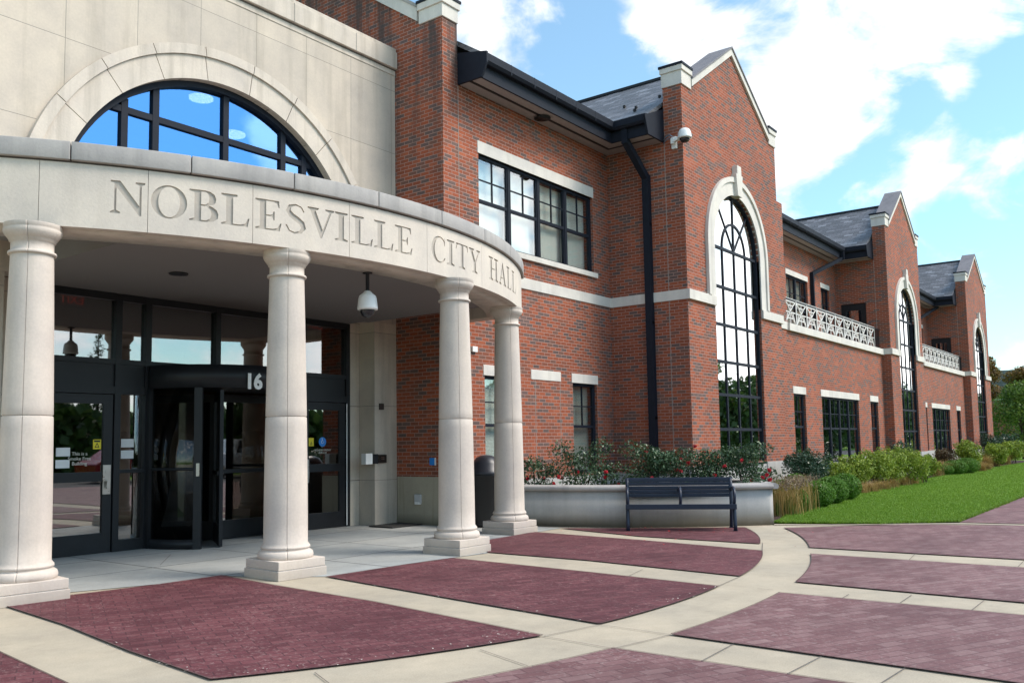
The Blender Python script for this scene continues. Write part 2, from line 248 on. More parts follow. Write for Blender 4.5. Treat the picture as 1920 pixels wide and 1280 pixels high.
# ------------------------------------------------------------------ mesh helpers
class MB:
    def __init__(s): s.v = []; s.f = []; s.sm = []
    def add(s, vs, fs, smooth=False):
        o = len(s.v); s.v += [tuple(q) for q in vs]; s.f += [tuple(o+i for i in f) for f in fs]; s.sm += [smooth]*len(fs); return s
    def box(s, x0, y0, z0, x1, y1, z1, M=None):
        vs = [Vector((x, y, z)) for z in (z0, z1) for y in (y0, y1) for x in (x0, x1)]
        if M: vs = [M @ q for q in vs]
        return s.add(vs, [(0, 2, 3, 1), (4, 5, 7, 6), (0, 1, 5, 4), (1, 3, 7, 5), (3, 2, 6, 7), (2, 0, 4, 6)])
    def bar(s, a, b, wd, hd, up=(0, 0, 1)):
        a, b = Vector(a), Vector(b); d = (b-a).normalized(); u = Vector(up)
        if abs(d.dot(u)) > .99: u = Vector((0, 1, 0))
        x = d.cross(u).normalized(); y = x.cross(d); vs = []
        for p in (a, b):
            for i, j in ((-1, -1), (1, -1), (1, 1), (-1, 1)): vs.append(p + x*i*wd/2 + y*j*hd/2)
        return s.add(vs, [(3, 2, 1, 0), (4, 5, 6, 7), (0, 1, 5, 4), (1, 2, 6, 5), (2, 3, 7, 6), (3, 0, 4, 7)])
    def prism(s, loops, O, U, V, Nn, depth):
        O, U, V, Nn = map(Vector, (O, U, V, Nn)); tri = tessellate_polygon([[Vector((a, b, 0)) for a, b in lp] for lp in loops])
        P = [p for lp in loops for p in lp]; n = len(P)
        vs = [O+U*a+V*b for a, b in P] + [O+U*a+V*b+Nn*depth for a, b in P]; fs = [tuple(t) for t in tri] + [tuple(n+i for i in reversed(t)) for t in tri]; k = 0
        for lp in loops:
            m = len(lp)
            for i in range(m): a = k+i; b = k+(i+1) % m; fs.append((a, b, b+n, a+n))
            k += m
        return s.add(vs, fs)
    def lathe(s, prof, c, seg=48, groove=None, gd=.007, gz=None):
        c = Vector(c); angs = [2*math.pi*i/seg for i in range(seg)]
        if groove is not None: angs = sorted(angs + [groove-.014, groove-.012, groove+.012, groove+.014])
        n = len(angs); vs = []
        for r, z in prof:
            for a in angs:
                rr = r - (gd if groove is not None and abs(a-groove) < .0125 and r > .05 else 0); vs.append(c + Vector((rr*math.cos(a), rr*math.sin(a), z)))
        fs = [(j*n+i, j*n+(i+1) % n, (j+1)*n+(i+1) % n, (j+1)*n+i) for j in range(len(prof)-1) for i in range(n)]
        return s.add(vs, fs, True)
    def tube(s, path, r, seg=10, cap=True):
        path = [Vector(p) for p in path]; n = len(path); rs = r if isinstance(r, (list, tuple)) else [r]*n; vs = []; pu = None
        for i, p in enumerate(path):
            d = (path[min(i+1, n-1)]-path[max(i-1, 0)]).normalized()
            u = pu if pu is not None else (Vector((0, 0, 1)) if abs(d.z) < .9 else Vector((1, 0, 0)))
            x = d.cross(u).normalized(); y = x.cross(d).normalized(); pu = y
            for k in range(seg): a = 2*math.pi*k/seg; vs.append(p + (x*math.cos(a)+y*math.sin(a))*rs[i])
        fs = [(i*seg+k, i*seg+(k+1) % seg, (i+1)*seg+(k+1) % seg, (i+1)*seg+k) for i in range(n-1) for k in range(seg)]
        s.add(vs, fs, True)
        if cap: s.add(vs[:seg], [tuple(reversed(range(seg)))]); s.add(vs[-seg:], [tuple(range(seg))])
        return s
    def arc(s, c, r0, r1, z0, z1, a0, a1, n=48, smooth=True):   # curved block round a vertical axis, angle from -y
        vs = []
        for i in range(n+1):
            a = a0+(a1-a0)*i/n
            for r, z in ((r0, z0), (r1, z0), (r1, z1), (r0, z1)): vs.append((c[0]+r*math.sin(a), c[1]-r*math.cos(a), z))
        for q in range(4):
            s.add([vs[4*i+k] for i in range(n+1) for k in (q, (q+1) % 4)], [(2*i, 2*i+1, 2*i+3, 2*i+2) for i in range(n)], smooth)
        s.add(vs[:4], [(0, 1, 2, 3)]); return s.add(vs[-4:], [(3, 2, 1, 0)])
    def build(s, name, mat, parent=None, bev=0, normals=True):
        me = bpy.data.meshes.new(name); me.from_pydata(s.v, [], s.f)
        me.polygons.foreach_set('use_smooth', s.sm); me.materials.append(mat)
        if normals:
            bm = bmesh.new(); bm.from_mesh(me); bmesh.ops.remove_doubles(bm, verts=bm.verts, dist=1e-5); bmesh.ops.recalc_face_normals(bm, faces=bm.faces); bm.to_mesh(me); bm.free()
        ob = bpy.data.objects.new(name, me); COL.objects.link(ob)
        if parent: ob.parent = parent; ob.matrix_parent_inverse = parent.matrix_world.inverted()
        if bev:
            q = ob.modifiers.new('bevel', 'BEVEL'); q.width = bev; q.segments = 2; q.limit_method = 'ANGLE'; q.angle_limit = rad(40)
        return ob
def tag(o, label, cat, group=None):
    o['label'] = label; o['category'] = cat
    if group: o['group'] = group
    return o
def thing(name, label, cat, loc=(0, 0, 0), group=None):
    o = bpy.data.objects.new(name, None); COL.objects.link(o); o.location = loc; o.empty_display_size = .2
    bpy.context.view_layer.update(); return tag(o, label, cat, group)
def struct(o, kind='structure'): o['kind'] = kind; return o
def circle(cx, cy, r, a0, a1, n): return [(cx+r*math.cos(a0+(a1-a0)*i/n), cy+r*math.sin(a0+(a1-a0)*i/n)) for i in range(n+1)]
XP, YP, ZP = (1, 0, 0), (0, 1, 0), (0, 0, 1)
def text_mesh(txt, size, mat, name, parent, O, U, V, align='LEFT', depth=.002, bold=0.0, space=1.0):
    c = bpy.data.curves.new(name, 'FONT'); c.body = txt; c.size = size; c.align_x = align; c.extrude = depth; c.space_line = space; c.resolution_u = 3; c.offset = bold
    t = bpy.data.objects.new('t', c); COL.objects.link(t); bpy.context.view_layer.update()
    me = bpy.data.meshes.new_from_object(t.evaluated_get(bpy.context.evaluated_depsgraph_get())); bpy.data.objects.remove(t)
    U, V = Vector(U), Vector(V); W = U.cross(V)
    me.transform(Matrix(((U.x, V.x, W.x, O[0]), (U.y, V.y, W.y, O[1]), (U.z, V.z, W.z, O[2]), (0, 0, 0, 1)))); me.materials.clear(); me.materials.append(mat); me.name = name
    o = bpy.data.objects.new(name, me); COL.objects.link(o)
    if parent: o.parent = parent; o.matrix_parent_inverse = parent.matrix_world.inverted()
    return o
# ------------------------------------------------------------------ key dimensions (metres)
XE, YS, YR, YG, YB, YT = 11.754, 11.413, 10.224, 8.311, 8.63, 10.19
ZT = 3.595; BC = (7.98, 14.67); RB = 7.175
GABLES = [(20.35, 2.81, 1.38), (36.80, 2.52, 1.27), (52.25, 2.85, 1.25)]
# ------------------------------------------------------------------ ground
def sheet(name, pts, z, mat, kind='structure', th=0):
    mb = MB()
    if th: mb.prism([[(p[0], p[1]) for p in pts]], (0, 0, z), XP, YP, (0, 0, -1), th)
    else:
        tri = tessellate_polygon([[Vector((p[0], p[1], 0)) for p in pts]]); mb.add([(p[0], p[1], z) for p in pts], [tuple(t) for t in tri])
    o = mb.build(name, mat); o['kind'] = kind; return o
LAWNC = None
def ground_mat():
    m, nt, b, o = newmat('turf_ground'); g = pos(nt); n1 = NOISE(nt, g.outputs['Position'], .35, 5, .6); n2 = NOISE(nt, g.outputs['Position'], 28, 4, .7)
    mp = N(nt, 'ShaderNodeMapping'); L(nt, g.outputs['Position'], mp.inputs[0]); mp.inputs['Scale'].default_value = (1, 6, 1); n3 = NOISE(nt, mp.outputs[0], 2.2, 4, .6)
    c = RAMP(nt, n2, [(.25, (.085, .165, .012)), (.6, (.14, .26, .024)), (.8, (.20, .33, .045))])
    c = MIX(nt, 1.0, c, RAMP(nt, M2(nt, 'ADD', M2(nt, 'MULTIPLY', n1, .5), M2(nt, 'MULTIPLY', n3, .5)), [(.35, (.78, .82, .8)), (.65, (1.2, 1.15, 1.1))]), 'MULTIPLY')
    setc(nt, b, c, .9, .2); bump(nt, b, n2, .8, .03); return m
TURF = ground_mat()
GR = sheet('ground', [(-400, -400), (600, -400), (600, 400), (-400, 400)], -.03, TURF)
ASPH = plain_mat('asphalt', (.055, .055, .058), .85, .3, var=.2, scale=3)
sheet('plaza', [(-14, -7.5), (72, -7.5), (72, 3.05), (16.33, 3.05), (14.7, 5.6), (12.6, 9.3), (12.2, 11.6), (-14, 11.6)], 0.0, PLAZA, th=.2)
sheet('road', [(-300, -17), (400, -17), (400, -7.7), (-300, -7.7)], -.02, ASPH)
porch = [at(-60, 1150), at(5, 1134), at(116, 1112), at(300, 1095), at(415, 1079), at(470, 1082), at(612, 1081), at(800, 1052), at(914, 1037), at(915, 1012), at(1003, 998), at(1052, 990)]
sheet('porch_floor', [(p.x, p.y) for p in porch] + [(12.45, 9.6), (12.2, 12), (3.0, 12.2), (2.6, 9.6)], .006, PORCH)
ICX, ICY, IR = 6.63, 10.82, 6.93
def fitc(P):
    P = np.array([(p.x, p.y) for p in P]); A = np.c_[2*P[:, 0], 2*P[:, 1], np.ones(len(P))]; s = np.linalg.lstsq(A, (P**2).sum(1), rcond=None)[0]
    return s[0], s[1], math.sqrt(s[2]+s[0]**2+s[1]**2)
IC = fitc([at(*q) for q in ((1430, 1018), (1429, 1033), (1388, 1081), (1350, 1100), (1125, 1171), (1018, 1193), (395, 1275), (700, 1245))])
OC = fitc([at(*q) for q in ((1490, 998), (1518, 1035), (1490, 1091), (1260, 1190), (1150, 1217), (830, 1280))])
def arcpts(C, a, b, n=14):
    t0 = math.atan2(a.y-C[1], a.x-C[0]); t1 = math.atan2(b.y-C[1], b.x-C[0]); r0 = math.hypot(a.x-C[0], a.y-C[1]); r1 = math.hypot(b.x-C[0], b.y-C[1])
    return [Vector((C[0]+(r0+(r1-r0)*i/n)*math.cos(t0+(t1-t0)*i/n), C[1]+(r0+(r1-r0)*i/n)*math.sin(t0+(t1-t0)*i/n), 0)) for i in range(n+1)]
edge_mb = MB()
def line(a, b, wd, z, mb=edge_mb):
    a, b = Vector((a[0], a[1], z)), Vector((b[0], b[1], z)); d = (b-a).normalized(); n = Vector((-d.y, d.x, 0))*wd/2
    mb.add([a-n, b-n, b+n, a+n], [(0, 1, 2, 3)])
def panel(pts, mat, z=.012, edge=True):
    sheet('brick_paving', [(p.x, p.y) for p in pts], z, mat)
    if edge:
        for i in range(len(pts)): 
            a, b = pts[i], pts[(i+1) % len(pts)]
            if (a-b).length > .01: line(a, b, .009, z+.004)
A = at
panel([A(5, 1136), A(116, 1119), A(300, 1096), A(415, 1079.5), A(520, 1099), A(700, 1129)] + arcpts(IC, A(1018, 1193), A(395, 1276)) + [A(240, 1222), A(120, 1173)], PAV1)
panel([A(612, 1082), A(750, 1061), A(850, 1047), A(1100, 1073)] + arcpts(IC, A(1348, 1100), A(1125, 1171)) + [A(900, 1133)], PAV1)
panel([A(914, 1036), A(914, 1013), A(1003, 998), A(1200, 1013)] + arcpts(IC, A(1429, 1033), A(1388, 1081)) + [A(1100, 1051)], PAV1)
panel([A(1052, 991), A(1220, 990.5), A(1395, 989)] + arcpts(IC, A(1397, 989.5), A(1425, 1020), 6) + [A(1200, 1006)], PAV1)
panel([A(-260, 1130), A(-40, 1206), A(125, 1283), A(250, 1345), A(-200, 1500)], PAV1)
q = A(1920, 1050)
def ext(a, b, x):   # extend a ground line to world x... along its direction
    d = (b-a).normalized(); return a + d*x
r1a, r1b = A(1518, 1027), A(1920, 1050)
r2a, r2b = A(1520, 1039), A(1920, 1065); r2c, r2d = A(1492, 1092), A(1920, 1131)
r3a, r3b = A(1462, 1112), A(1920, 1155); r3c, r3d = A(1258, 1191), A(1890, 1280)
r4a, r4b = A(1150, 1217), A(1570, 1280)
panel(arcpts(OC, A(1470, 990), r1a, 8) + [ext(r1a, r1b, 16), A(1920, 985) + Vector((9, -9, 0)), A(1920, 986), A(1700, 984)], PAV2)
panel([r2a, ext(r2a, r2b, 14), ext(r2c, r2d, 14)] + list(reversed(arcpts(OC, r2a, r2c, 8)))[:-1], PAV2)
panel([r3a, ext(r3a, r3b, 14), ext(r3c, r3d, 14)] + list(reversed(arcpts(OC, r3a, r3c, 12)))[:-1], PAV2)
panel([r4a, ext(r4a, r4b, 12), Vector((3, -4, 0)), Vector((1.5, 2.2, 0))] + list(reversed(arcpts(OC, r4a, A(700, 1310), 12)))[:-1], PAV2)
jm = MB()
for a, b in (((1186, 1220), (1060, 1150)),): pass
for a, b in (((1125, 1172), (1258, 1191)), ((1020, 1194), (1150, 1217)), ((1258, 1191), (1150, 1217)), ((1125, 1172), (1018, 1194)), ((1430, 1018), (1429, 1035)), ((1388, 1081), (1346, 1100)), ((900, 1219), (990, 1250)), ((590, 1262), (640, 1300)),
             ((1420, 1104), (1450, 1107)), ((1315, 1241), (1376, 1208)), ((1476, 1265), (1540, 1232)), ((1592, 1115), (1560, 1133)), ((1710, 1116), (1688, 1131)), ((1846, 1126), (1822, 1145)), ((1180, 1080), (1205, 1068)), ((1700, 1252), (1640, 1290)),
             ((760, 1105), (800, 1092)), ((1345, 1100), (1250, 1090)), ((1920, 1052), (1908, 1064)), ((1715, 1040), (1705, 1050)), ((850, 1190), (800, 1215)), ((300, 1060), (320, 1040))):
    line(A(*a), A(*b), .007, .009, jm)
struct(jm.build('pavement_joint', SEAL)); struct(edge_mb.build('paving_edge', plain_mat('sandy_edge', (.10, .06, .055), .9, var=.5, scale=20)))
# kerb strip, path, lawn, bed
line_pts = [A(1452, 984), A(1560, 985), A(1650, 984), A(1800, 982), A(1920, 985)]
kb = MB()
for a, b in zip(line_pts, line_pts[1:]): line(a, b, .10, .016, kb)
struct(kb.build('kerb', PLAZA))
pth = [A(1800, 980), Vector((23.8, 3.06, 0)), Vector((70, 3.06, 0)), Vector((70, -1.5, 0)), A(1920, 983)]
panel(pth, PAV2, .014)
lawnpts = [(14.72, 5.56), (15.36, 4.08), (16.33, 3.06), (30, 3.06), (110, 3.06), (110, 7.3), (54, 6.9), (40, 7.15), (30, 7.05), (24, 6.62), (20.64, 6.42), (17.5, 6.05), (15.6, 5.72)]
lawn = sheet('lawn', lawnpts, .03, TURF, 'stuff')
MULCH = plain_mat('bark_mulch', (.055, .038, .032), .95, .1, var=.5, scale=45, bmp=.9)
sheet('planting_bed', [(14.6, 5.5), (17.5, 6.2), (20.64, 6.55), (24, 6.75), (30, 7.2), (40, 7.3), (54, 7.0), (60, 7.1), (60, 8.9), (14.3, 8.9)], .022, MULCH)
def leaf_array(n, size, centers, normals, asp=.5):
    """rhombic leaf faces at the given centres"""
    rnd = RNG.normal(size=(n, 3)); nrm = normals + rnd*.9; nrm /= np.linalg.norm(nrm, axis=1)[:, None]
    t = np.cross(nrm, RNG.normal(size=(n, 3))); t /= np.linalg.norm(t, axis=1)[:, None]; b = np.cross(nrm, t)
    s = (size*(.6+.8*RNG.random(n)))[:, None]
    return np.stack([centers-t*s*.5, centers+b*s*.5*asp+nrm*s*.08, centers+t*s*.5, centers-b*s*.5*asp+nrm*s*.08], 1)
def quads_obj(name, Q, mat, parent=None):
    n = len(Q); me = bpy.data.meshes.new(name); me.vertices.add(4*n); me.vertices.foreach_set('co', np.ascontiguousarray(Q, dtype=np.float32).reshape(-1))
    me.loops.add(4*n); me.loops.foreach_set('vertex_index', np.arange(4*n, dtype=np.int32)); me.polygons.add(n)
    me.polygons.foreach_set('loop_start', np.arange(0, 4*n, 4, dtype=np.int32)); me.update(calc_edges=True); me.validate(); me.materials.append(mat)
    o = bpy.data.objects.new(name, me); COL.objects.link(o)
    if parent: o.parent = parent; o.matrix_parent_inverse = parent.matrix_world.inverted()
    return o
def blob_leaves(blobs, n, size, asp=.5, lo=.55, up=.25):
    w_ = np.array([b[3]*b[4]*b[5] for b in blobs])**.8; w_ /= w_.sum(); k = RNG.choice(len(blobs), n, p=w_); B = np.array(blobs)[k]
    d = RNG.normal(size=(n, 3)); d /= np.linalg.norm(d, axis=1)[:, None]; r = lo+(1-lo)*RNG.random(n)**.6
    c = B[:, :3]+d*B[:, 3:6]*r[:, None]; nr = d.copy(); nr[:, 2] += up; return leaf_array(n, size, c, nr, asp)
def blades(n, pts, h, wd, lean=.25, curl=.3):
    """tapered grass blades standing on points"""
    a = RNG.random(n)*2*math.pi; d = np.stack([np.cos(a), np.sin(a), np.zeros(n)], 1); side = np.stack([-np.sin(a), np.cos(a), np.zeros(n)], 1)*wd/2
    hh = (h*(.6+.6*RNG.random(n)))[:, None]; ln = (lean*RNG.random(n))[:, None]; z = np.array([0, 0, 1.])
    m = pts+d*hh*ln*.4+z*hh*.6; t = pts+d*hh*(ln+curl*ln*2)+z*hh*(1-ln*.4)
    q1 = np.stack([pts-side, pts+side, m+side*.8, m-side*.8], 1); q2 = np.stack([m-side*.8, m+side*.8, t+side*.1, t-side*.1], 1); return np.concatenate([q1, q2])
def litter():
    Q = []
    for (a, b, m) in ((A(200, 1206), A(395, 1274), 26), (A(395, 1275), A(1010, 1195), 34), (A(700, 1100), A(1110, 1169), 14), (A(1125, 1170), A(1340, 1100), 26), (A(900, 1195), A(1018, 1193), 16)):
        for k in range(m):
            t_ = random.random(); p = a.lerp(b, t_); Q.append((p.x+random.gauss(0, .05), p.y+random.gauss(0, .05), .019))
    pass
    P_ = np.array(Q); return leaf_array(len(P_), .016, P_, np.tile([0, 0, 6.0], (len(P_), 1)), .7)
o = quads_obj('paving_chips', litter(), plain_mat('pale_grit', (.50, .45, .40), .9)); o['kind'] = 'stuff'
P_ = np.array([(p.x, p.y, .02) for p in [A(random.gauss(1290, 110), 990+abs(random.gauss(0, 9))) for k in range(34)] + [A(random.uniform(1180, 1500), random.uniform(985, 1060)) for k in range(10)]])
o = quads_obj('fallen_petals', leaf_array(len(P_), .035, P_, np.tile([0, 0, 5.0], (len(P_), 1)), .8), plain_mat('fallen_petal', (.45, .02, .03), .6)); o['kind'] = 'stuff'
# near lawn blades
GRASSB = leaf_mat('grass_blade', [(.10, .20, .014), (.155, .28, .025), (.23, .35, .05)], .35)
from mathutils.geometry import intersect_point_tri_2d
def inpoly(P, poly):
    x, y = P[:, 0], P[:, 1]; c = np.zeros(len(P), bool); j = len(poly)-1
    for i in range(len(poly)):
        xi, yi = poly[i]; xj, yj = poly[j]; c ^= ((yi > y) != (yj > y)) & (x < (xj-xi)*(y-yi)/(yj-yi+1e-12)+xi); j = i
    return c
P = np.stack([14.7+RNG.random(210000)**2.2*92, 3.06+RNG.random(210000)*4.2, np.full(210000, .03)], 1); P = P[inpoly(P, lawnpts)]
EP = []
for a_, b_ in ((lawnpts[0], lawnpts[1]), (lawnpts[1], lawnpts[2]), (lawnpts[2], lawnpts[3]), (lawnpts[8], lawnpts[9]), (lawnpts[9], lawnpts[10]), (lawnpts[10], lawnpts[11]), (lawnpts[11], lawnpts[12])):
    for k in range(int(260*math.dist(a_, b_)/1.5)): t_ = random.random(); EP.append((a_[0]+(b_[0]-a_[0])*t_+random.gauss(0, .025), a_[1]+(b_[1]-a_[1])*t_+random.gauss(0, .025), .02))
o = quads_obj('lawn_edge', blades(len(EP), np.array(EP), .05, .010, .9), GRASSB); o['kind'] = 'stuff'
o = quads_obj('turf', blades(len(P), P, .032, .010, .5), GRASSB); o['kind'] = 'stuff'
# ------------------------------------------------------------------ building
BLD = thing('city_hall', 'long red brick city hall with gables, slate roofs and a curved limestone entrance portico', 'building')
def part(mb, name, mat, parent=BLD, bev=0, lab=None):
    o = mb.build(name, mat, parent, bev)
    if lab: o['label'] = lab
    return o
def front(loops, y, depth): return MB().prism(loops, (0, y, 0), XP, ZP, YP, depth)
def rect(x0, z0, x1, z1): return [(x0, z0), (x1, z0), (x1, z1), (x0, z1)]
def dh_window(x0, x1, z0, z1, y, units, meet, blind=None, glass=GLASSO, name='window', lab=None, lower=1, upper=(2, 2)):
    fr = MB(); d0, d1 = y+.06, y+.15; F = .055
    fr.box(x0, d0, z0, x0+F, d1, z1).box(x1-F, d0, z0, x1, d1, z1).box(x0+F, d0, z1-F, x1-F, d1, z1).box(x0+F, d0, z0, x1-F, d1, z0+F)
    uw = (x1-x0-2*F+.08)/units
    for i in range(units):
        a = x0+F+i*uw; b = a+uw-.08
        if i < units-1: fr.box(b, d0-.005, z0+F, b+.08, d1+.003, z1-F)
        fr.box(a, d0+.008, meet-.03, b, d1-.01, meet+.03)
        for k in range(1, upper[0]): xx = a+(b-a)*k/upper[0]; fr.box(xx-.012, d0+.018, meet+.03, xx+.012, d0+.05, z1-F)
        for k in range(1, upper[1]): zz = meet+(z1-F-meet)*k/upper[1]; fr.box(a, d0+.02, zz-.012, b, d0+.048, zz+.012)
        for s in (a, b-.03): fr.box(s, d0+.010, z0+F, s+.03, d1-.012, z1-F)
    w_ = part(fr, name, NAVY, lab=lab); g = MB().box(x0+F-.01, d0+.032, z0+F-.01, x1-F+.01, d0+.042, z1-F+.01); part(g, 'pane', glass, w_)
    if blind:
        bm_ = MB(); z = z1-F
        while z > z0+F: bm_.box(x0+F, y+.215, z-.024, x1-F, y+.222, z); z -= .026
        part(bm_, 'blind', blind, w_)
    return w_
def lintel(x0, x1, z0, z1, y, name='lintel', proud=.012, th=.12): return part(MB().box(x0, y-proud, z0, x1, y+th, z1), name, TRIM, bev=.006)
# --- entry recess wall
H0 = rect(12.76, 5.17, 16.84, 6.88); HA = rect(12.86, .78, 13.84, 2.68); HB = rect(15.86, .78, 16.84, 2.68)
part(front([rect(XE+.42, .72, 17.56, 8.5), H0, HA, HB], YR, .3), 'brick_wall', BRICK)
part(MB().box(XE+.3, YR-.02, 0, 17.54, YR+.3, .72), 'base_course', CONC)
lintel(12.73, 16.87, 6.88, 7.12, YR); lintel(12.70, 16.92, 5.06, 5.17, YR, 'window_sill', .06)
for a in (12.82, 14.34, 15.82): lintel(a, a+1.06, 2.68, 2.88, YR)
jl = MB()
for x in (14.48, 15.38): jl.box(x-.006, YR-.003, .72, x+.006, YR+.01, 2.68)
jl.box(12.18, YR-.003, .9, 12.19, YR+.01, 8.0); part(jl, 'control_joint', MORTAR)
part(MB().box(XE, YR-.02, 4.47, 17.54, YR+.02, 4.69), 'band_course', TRIM, bev=.005)
dh_window(12.76, 16.84, 5.17, 6.88, YR, 4, 6.0, BLIND)
dh_window(12.86, 13.84, .78, 2.68, YR, 1, 1.76, BLIND); dh_window(15.86, 16.84, .78, 2.68, YR, 1, 1.76, BLIND2)
# --- gable end wall with raked coping (left end of the wing)
SL = .70
endpoly = [(YR, .85), (YR, 9.17), (10.77, 9.17), (10.77, 9.24), (15.6, 9.24+SL*4.83), (20.4, 9.24), (20.4, .85)]
part(MB().prism([endpoly], (XE, 0, 0), YP, ZP, XP, .42), 'end_gable_wall', BRICKS)
part(MB().box(XE-.015, YR-.015, 0, XE+.3, 11.40, .85), 'base_course', BASEC, bev=.01)
kn = MB().box(XE-.03, YR-.03, 9.17, 12.18, 10.77, 9.42).box(XE-.06, YR-.06, 9.42, 12.21, 10.79, 9.55); part(kn, 'kneeler', TRIM, bev=.008)
part(MB().box(XE-.075, YR-.075, 9.55, 12.225, 10.80, 9.60), 'kneeler_flashing', NAVY)
cp = [(10.80, 9.24), (10.80, 9.50), (15.6, 9.50+SL*4.80), (15.6, 9.24+SL*4.80)]
part(MB().prism([cp], (XE-.05, 0, 0), YP, ZP, XP, .50), 'coping', TRIM)
part(MB().prism([[(10.80, 9.503), (10.80, 9.57), (15.6, 9.57+SL*4.8), (15.6, 9.503+SL*4.8)]], (XE-.07, 0, 0), YP, ZP, XP, .54), 'coping_flashing', STONEG)
# --- gables
def gable(c, hw, ww, i):
    l, r = c-hw, c+hw; zs = 5.93; kz = 9.25; pk = 11.03
    poly = [(l, .87), (r, .87), (r, kz), (r-.45, kz), (r-.45, 9.33), (c, pk-.17), (l+.45, 9.33), (l+.45, kz), (l, kz)]
    hole = [(c-ww, .9), (c+ww, .9)] + circle(c, zs, ww, 0, math.pi, 28)
    part(front([poly, hole], YG, .45), 'gable_wall', BRICK)
    part(front([[(l-.015, 0), (c-ww, 0), (c-ww, .87), (l-.015, .87)]], YG-.02, .3), 'base_course', CONC); part(front([[(c+ww, 0), (r+.015, 0), (r+.015, .87), (c+ww, .87)]], YG-.02, .3), 'base_course', CONC)
    part(front([rect(c-ww, 0, c+ww, .82)], YG, .3), 'base_course', CONC)
    # stone surround with raised rim, keystone, band
    ro, ri = ww+.42, ww; sb = 4.69
    sur = [(c-ro, sb)] + [(c-ri, sb)] + [(x, z) for x, z in reversed(circle(c, zs, ri, 0, math.pi, 36))] + [(c+ri, sb), (c+ro, sb)] + circle(c, zs, ro, 0, math.pi, 36)
    part(front([sur], YG-.035, .16), 'arch_surround', TRIM)
    rm = [(c-ro-.02, sb)] + [(c-ro+.1, sb)] + [(x, z) for x, z in reversed(circle(c, zs, ro-.1, 0, math.pi, 36))] + [(c+ro-.1, sb), (c+ro+.02, sb)] + circle(c, zs, ro+.02, 0, math.pi, 36)
    part(front([rm], YG-.075, .08), 'arch_rim', TRIM)
    key = [(c-.12, zs+ri-.02), (c+.12, zs+ri-.02), (c+.2, zs+ri+.52), (c+.13, zs+ri+.52), (c+.12, zs+ri+.74), (c-.12, zs+ri+.74), (c-.13, zs+ri+.52), (c-.2, zs+ri+.52)]
    part(front([key], YG-.13, .2), 'keystone', TRIM, bev=.008)
    for a, b in ((l-.025, c-ri-.02), (c+ri+.02, r+.025)): part(MB().box(a, YG-.06, 4.47, b, YG+.02, 4.688), 'band_course', TRIM, bev=.005)
    # tall arched window
    y0, y1 = YG+.075, YG+.13; F = .055; fr = MB()
    ring = [(c-ww, .86), (c-ww+F, .86), (c-ww+F, zs)] + list(reversed(circle(c, zs, ww-F, 0, math.pi, 36)))[1:-1] + [(c+ww-F, zs), (c+ww-F, .86), (c+ww, .86)] + circle(c, zs, ww, 0, math.pi, 36)
    fr.prism([ring], (0, y0-.02, 0), XP, ZP, YP, .09)
    bars = [.86, 1.67, 2.47, 3.24, 4.11, 5.0, 5.93]
    for k, z in enumerate(bars): fr.box(c-ww+F, y0, z-.034, c+ww-F, y1, z+.034)
    for k in (-1, 0, 1): fr.box(c+k*(ww/2)-.029, y0+.004, .89, c+k*(ww/2)+.029, y1-.004, zs+(0 if k else ww-F))
    ir = ww/2
    ar = circle(c, zs, ir+.03, 0, math.pi, 20) + list(reversed(circle(c, zs, ir-.03, 0, math.pi, 20))); fr.prism([ar], (0, y0+.006, 0), XP, ZP, YP, .045)
    for s in (-1, 1): fr.bar((c, y0+.028, zs+.02), (c+s*(ww-F)*math.sin(rad(40)), y0+.028, zs+(ww-F)*math.cos(rad(40))), .04, .045, (1, 0, 0))
    w_ = part(fr, 'arched_window', NAVY)
    gp = [(c-ww+.03, .9), (c+ww-.03, .9)] + circle(c, zs, ww-.03, 0, math.pi, 36); part(front([gp], y0+.026, .012), 'pane', GLASSG, w_)
    # kneelers, coping
    for s in (-1, 1):
        x0, x1 = (l-.03, l+.46) if s < 0 else (r-.46, r+.03)
        part(MB().box(x0, YG-.03, kz, x1, 8.78, 9.56).box(x0-.03, YG-.06, 9.56, x1+.02, 8.80, 9.68), 'kneeler', TRIM, bev=.008)
        part(MB().box(x0-.045, YG-.075, 9.68, x1+.03, 8.82, 9.735), 'kneeler_flashing', NAVY)
    xk = hw-.47
    for s in (-1, 1):
        e = [(c+s*xk, 9.33), (c, pk-.17), (c, pk), (c+s*xk, 9.50)]
        part(front([e], YG-.05, .56), 'coping', TRIM)
        e2 = [(c+s*xk, 9.503), (c, pk+.003), (c, pk+.05), (c+s*xk, 9.55)]
        part(front([e2], YG-.075, .62), 'coping_flashing', LEAD)
    # side returns
    yt = YR if i == 0 else YT
    lp = [[(8.76, .7), (yt+.2, .7), (yt+.2, 8.55), (8.76, 8.55)]]
    if i: lp.append(rect(9.10, 4.62, 10.02, 6.45))
    part(MB().prism(lp, (l, 0, 0), YP, ZP, XP, .3), 'return_wall', BRICK)
    part(MB().prism([[(8.76, .7), (yt+.2, .7), (yt+.2, 8.55), (8.76, 8.55)]], (r-.3, 0, 0), YP, ZP, XP, .3), 'return_wall', BRICK)
    part(MB().box(l-.004, 8.752, .9, l+.02, 8.764, 8.0), 'control_joint', MORTAR)
    part(MB().box(l-.024, YG+.021, 4.47, l+.02, yt-.021 if i == 0 else YB+.02, 4.688), 'band_course', TRIM)
    part(MB().box(l-.02, 8.62, 0, l+.3, yt, .72), 'base_course', CONC)
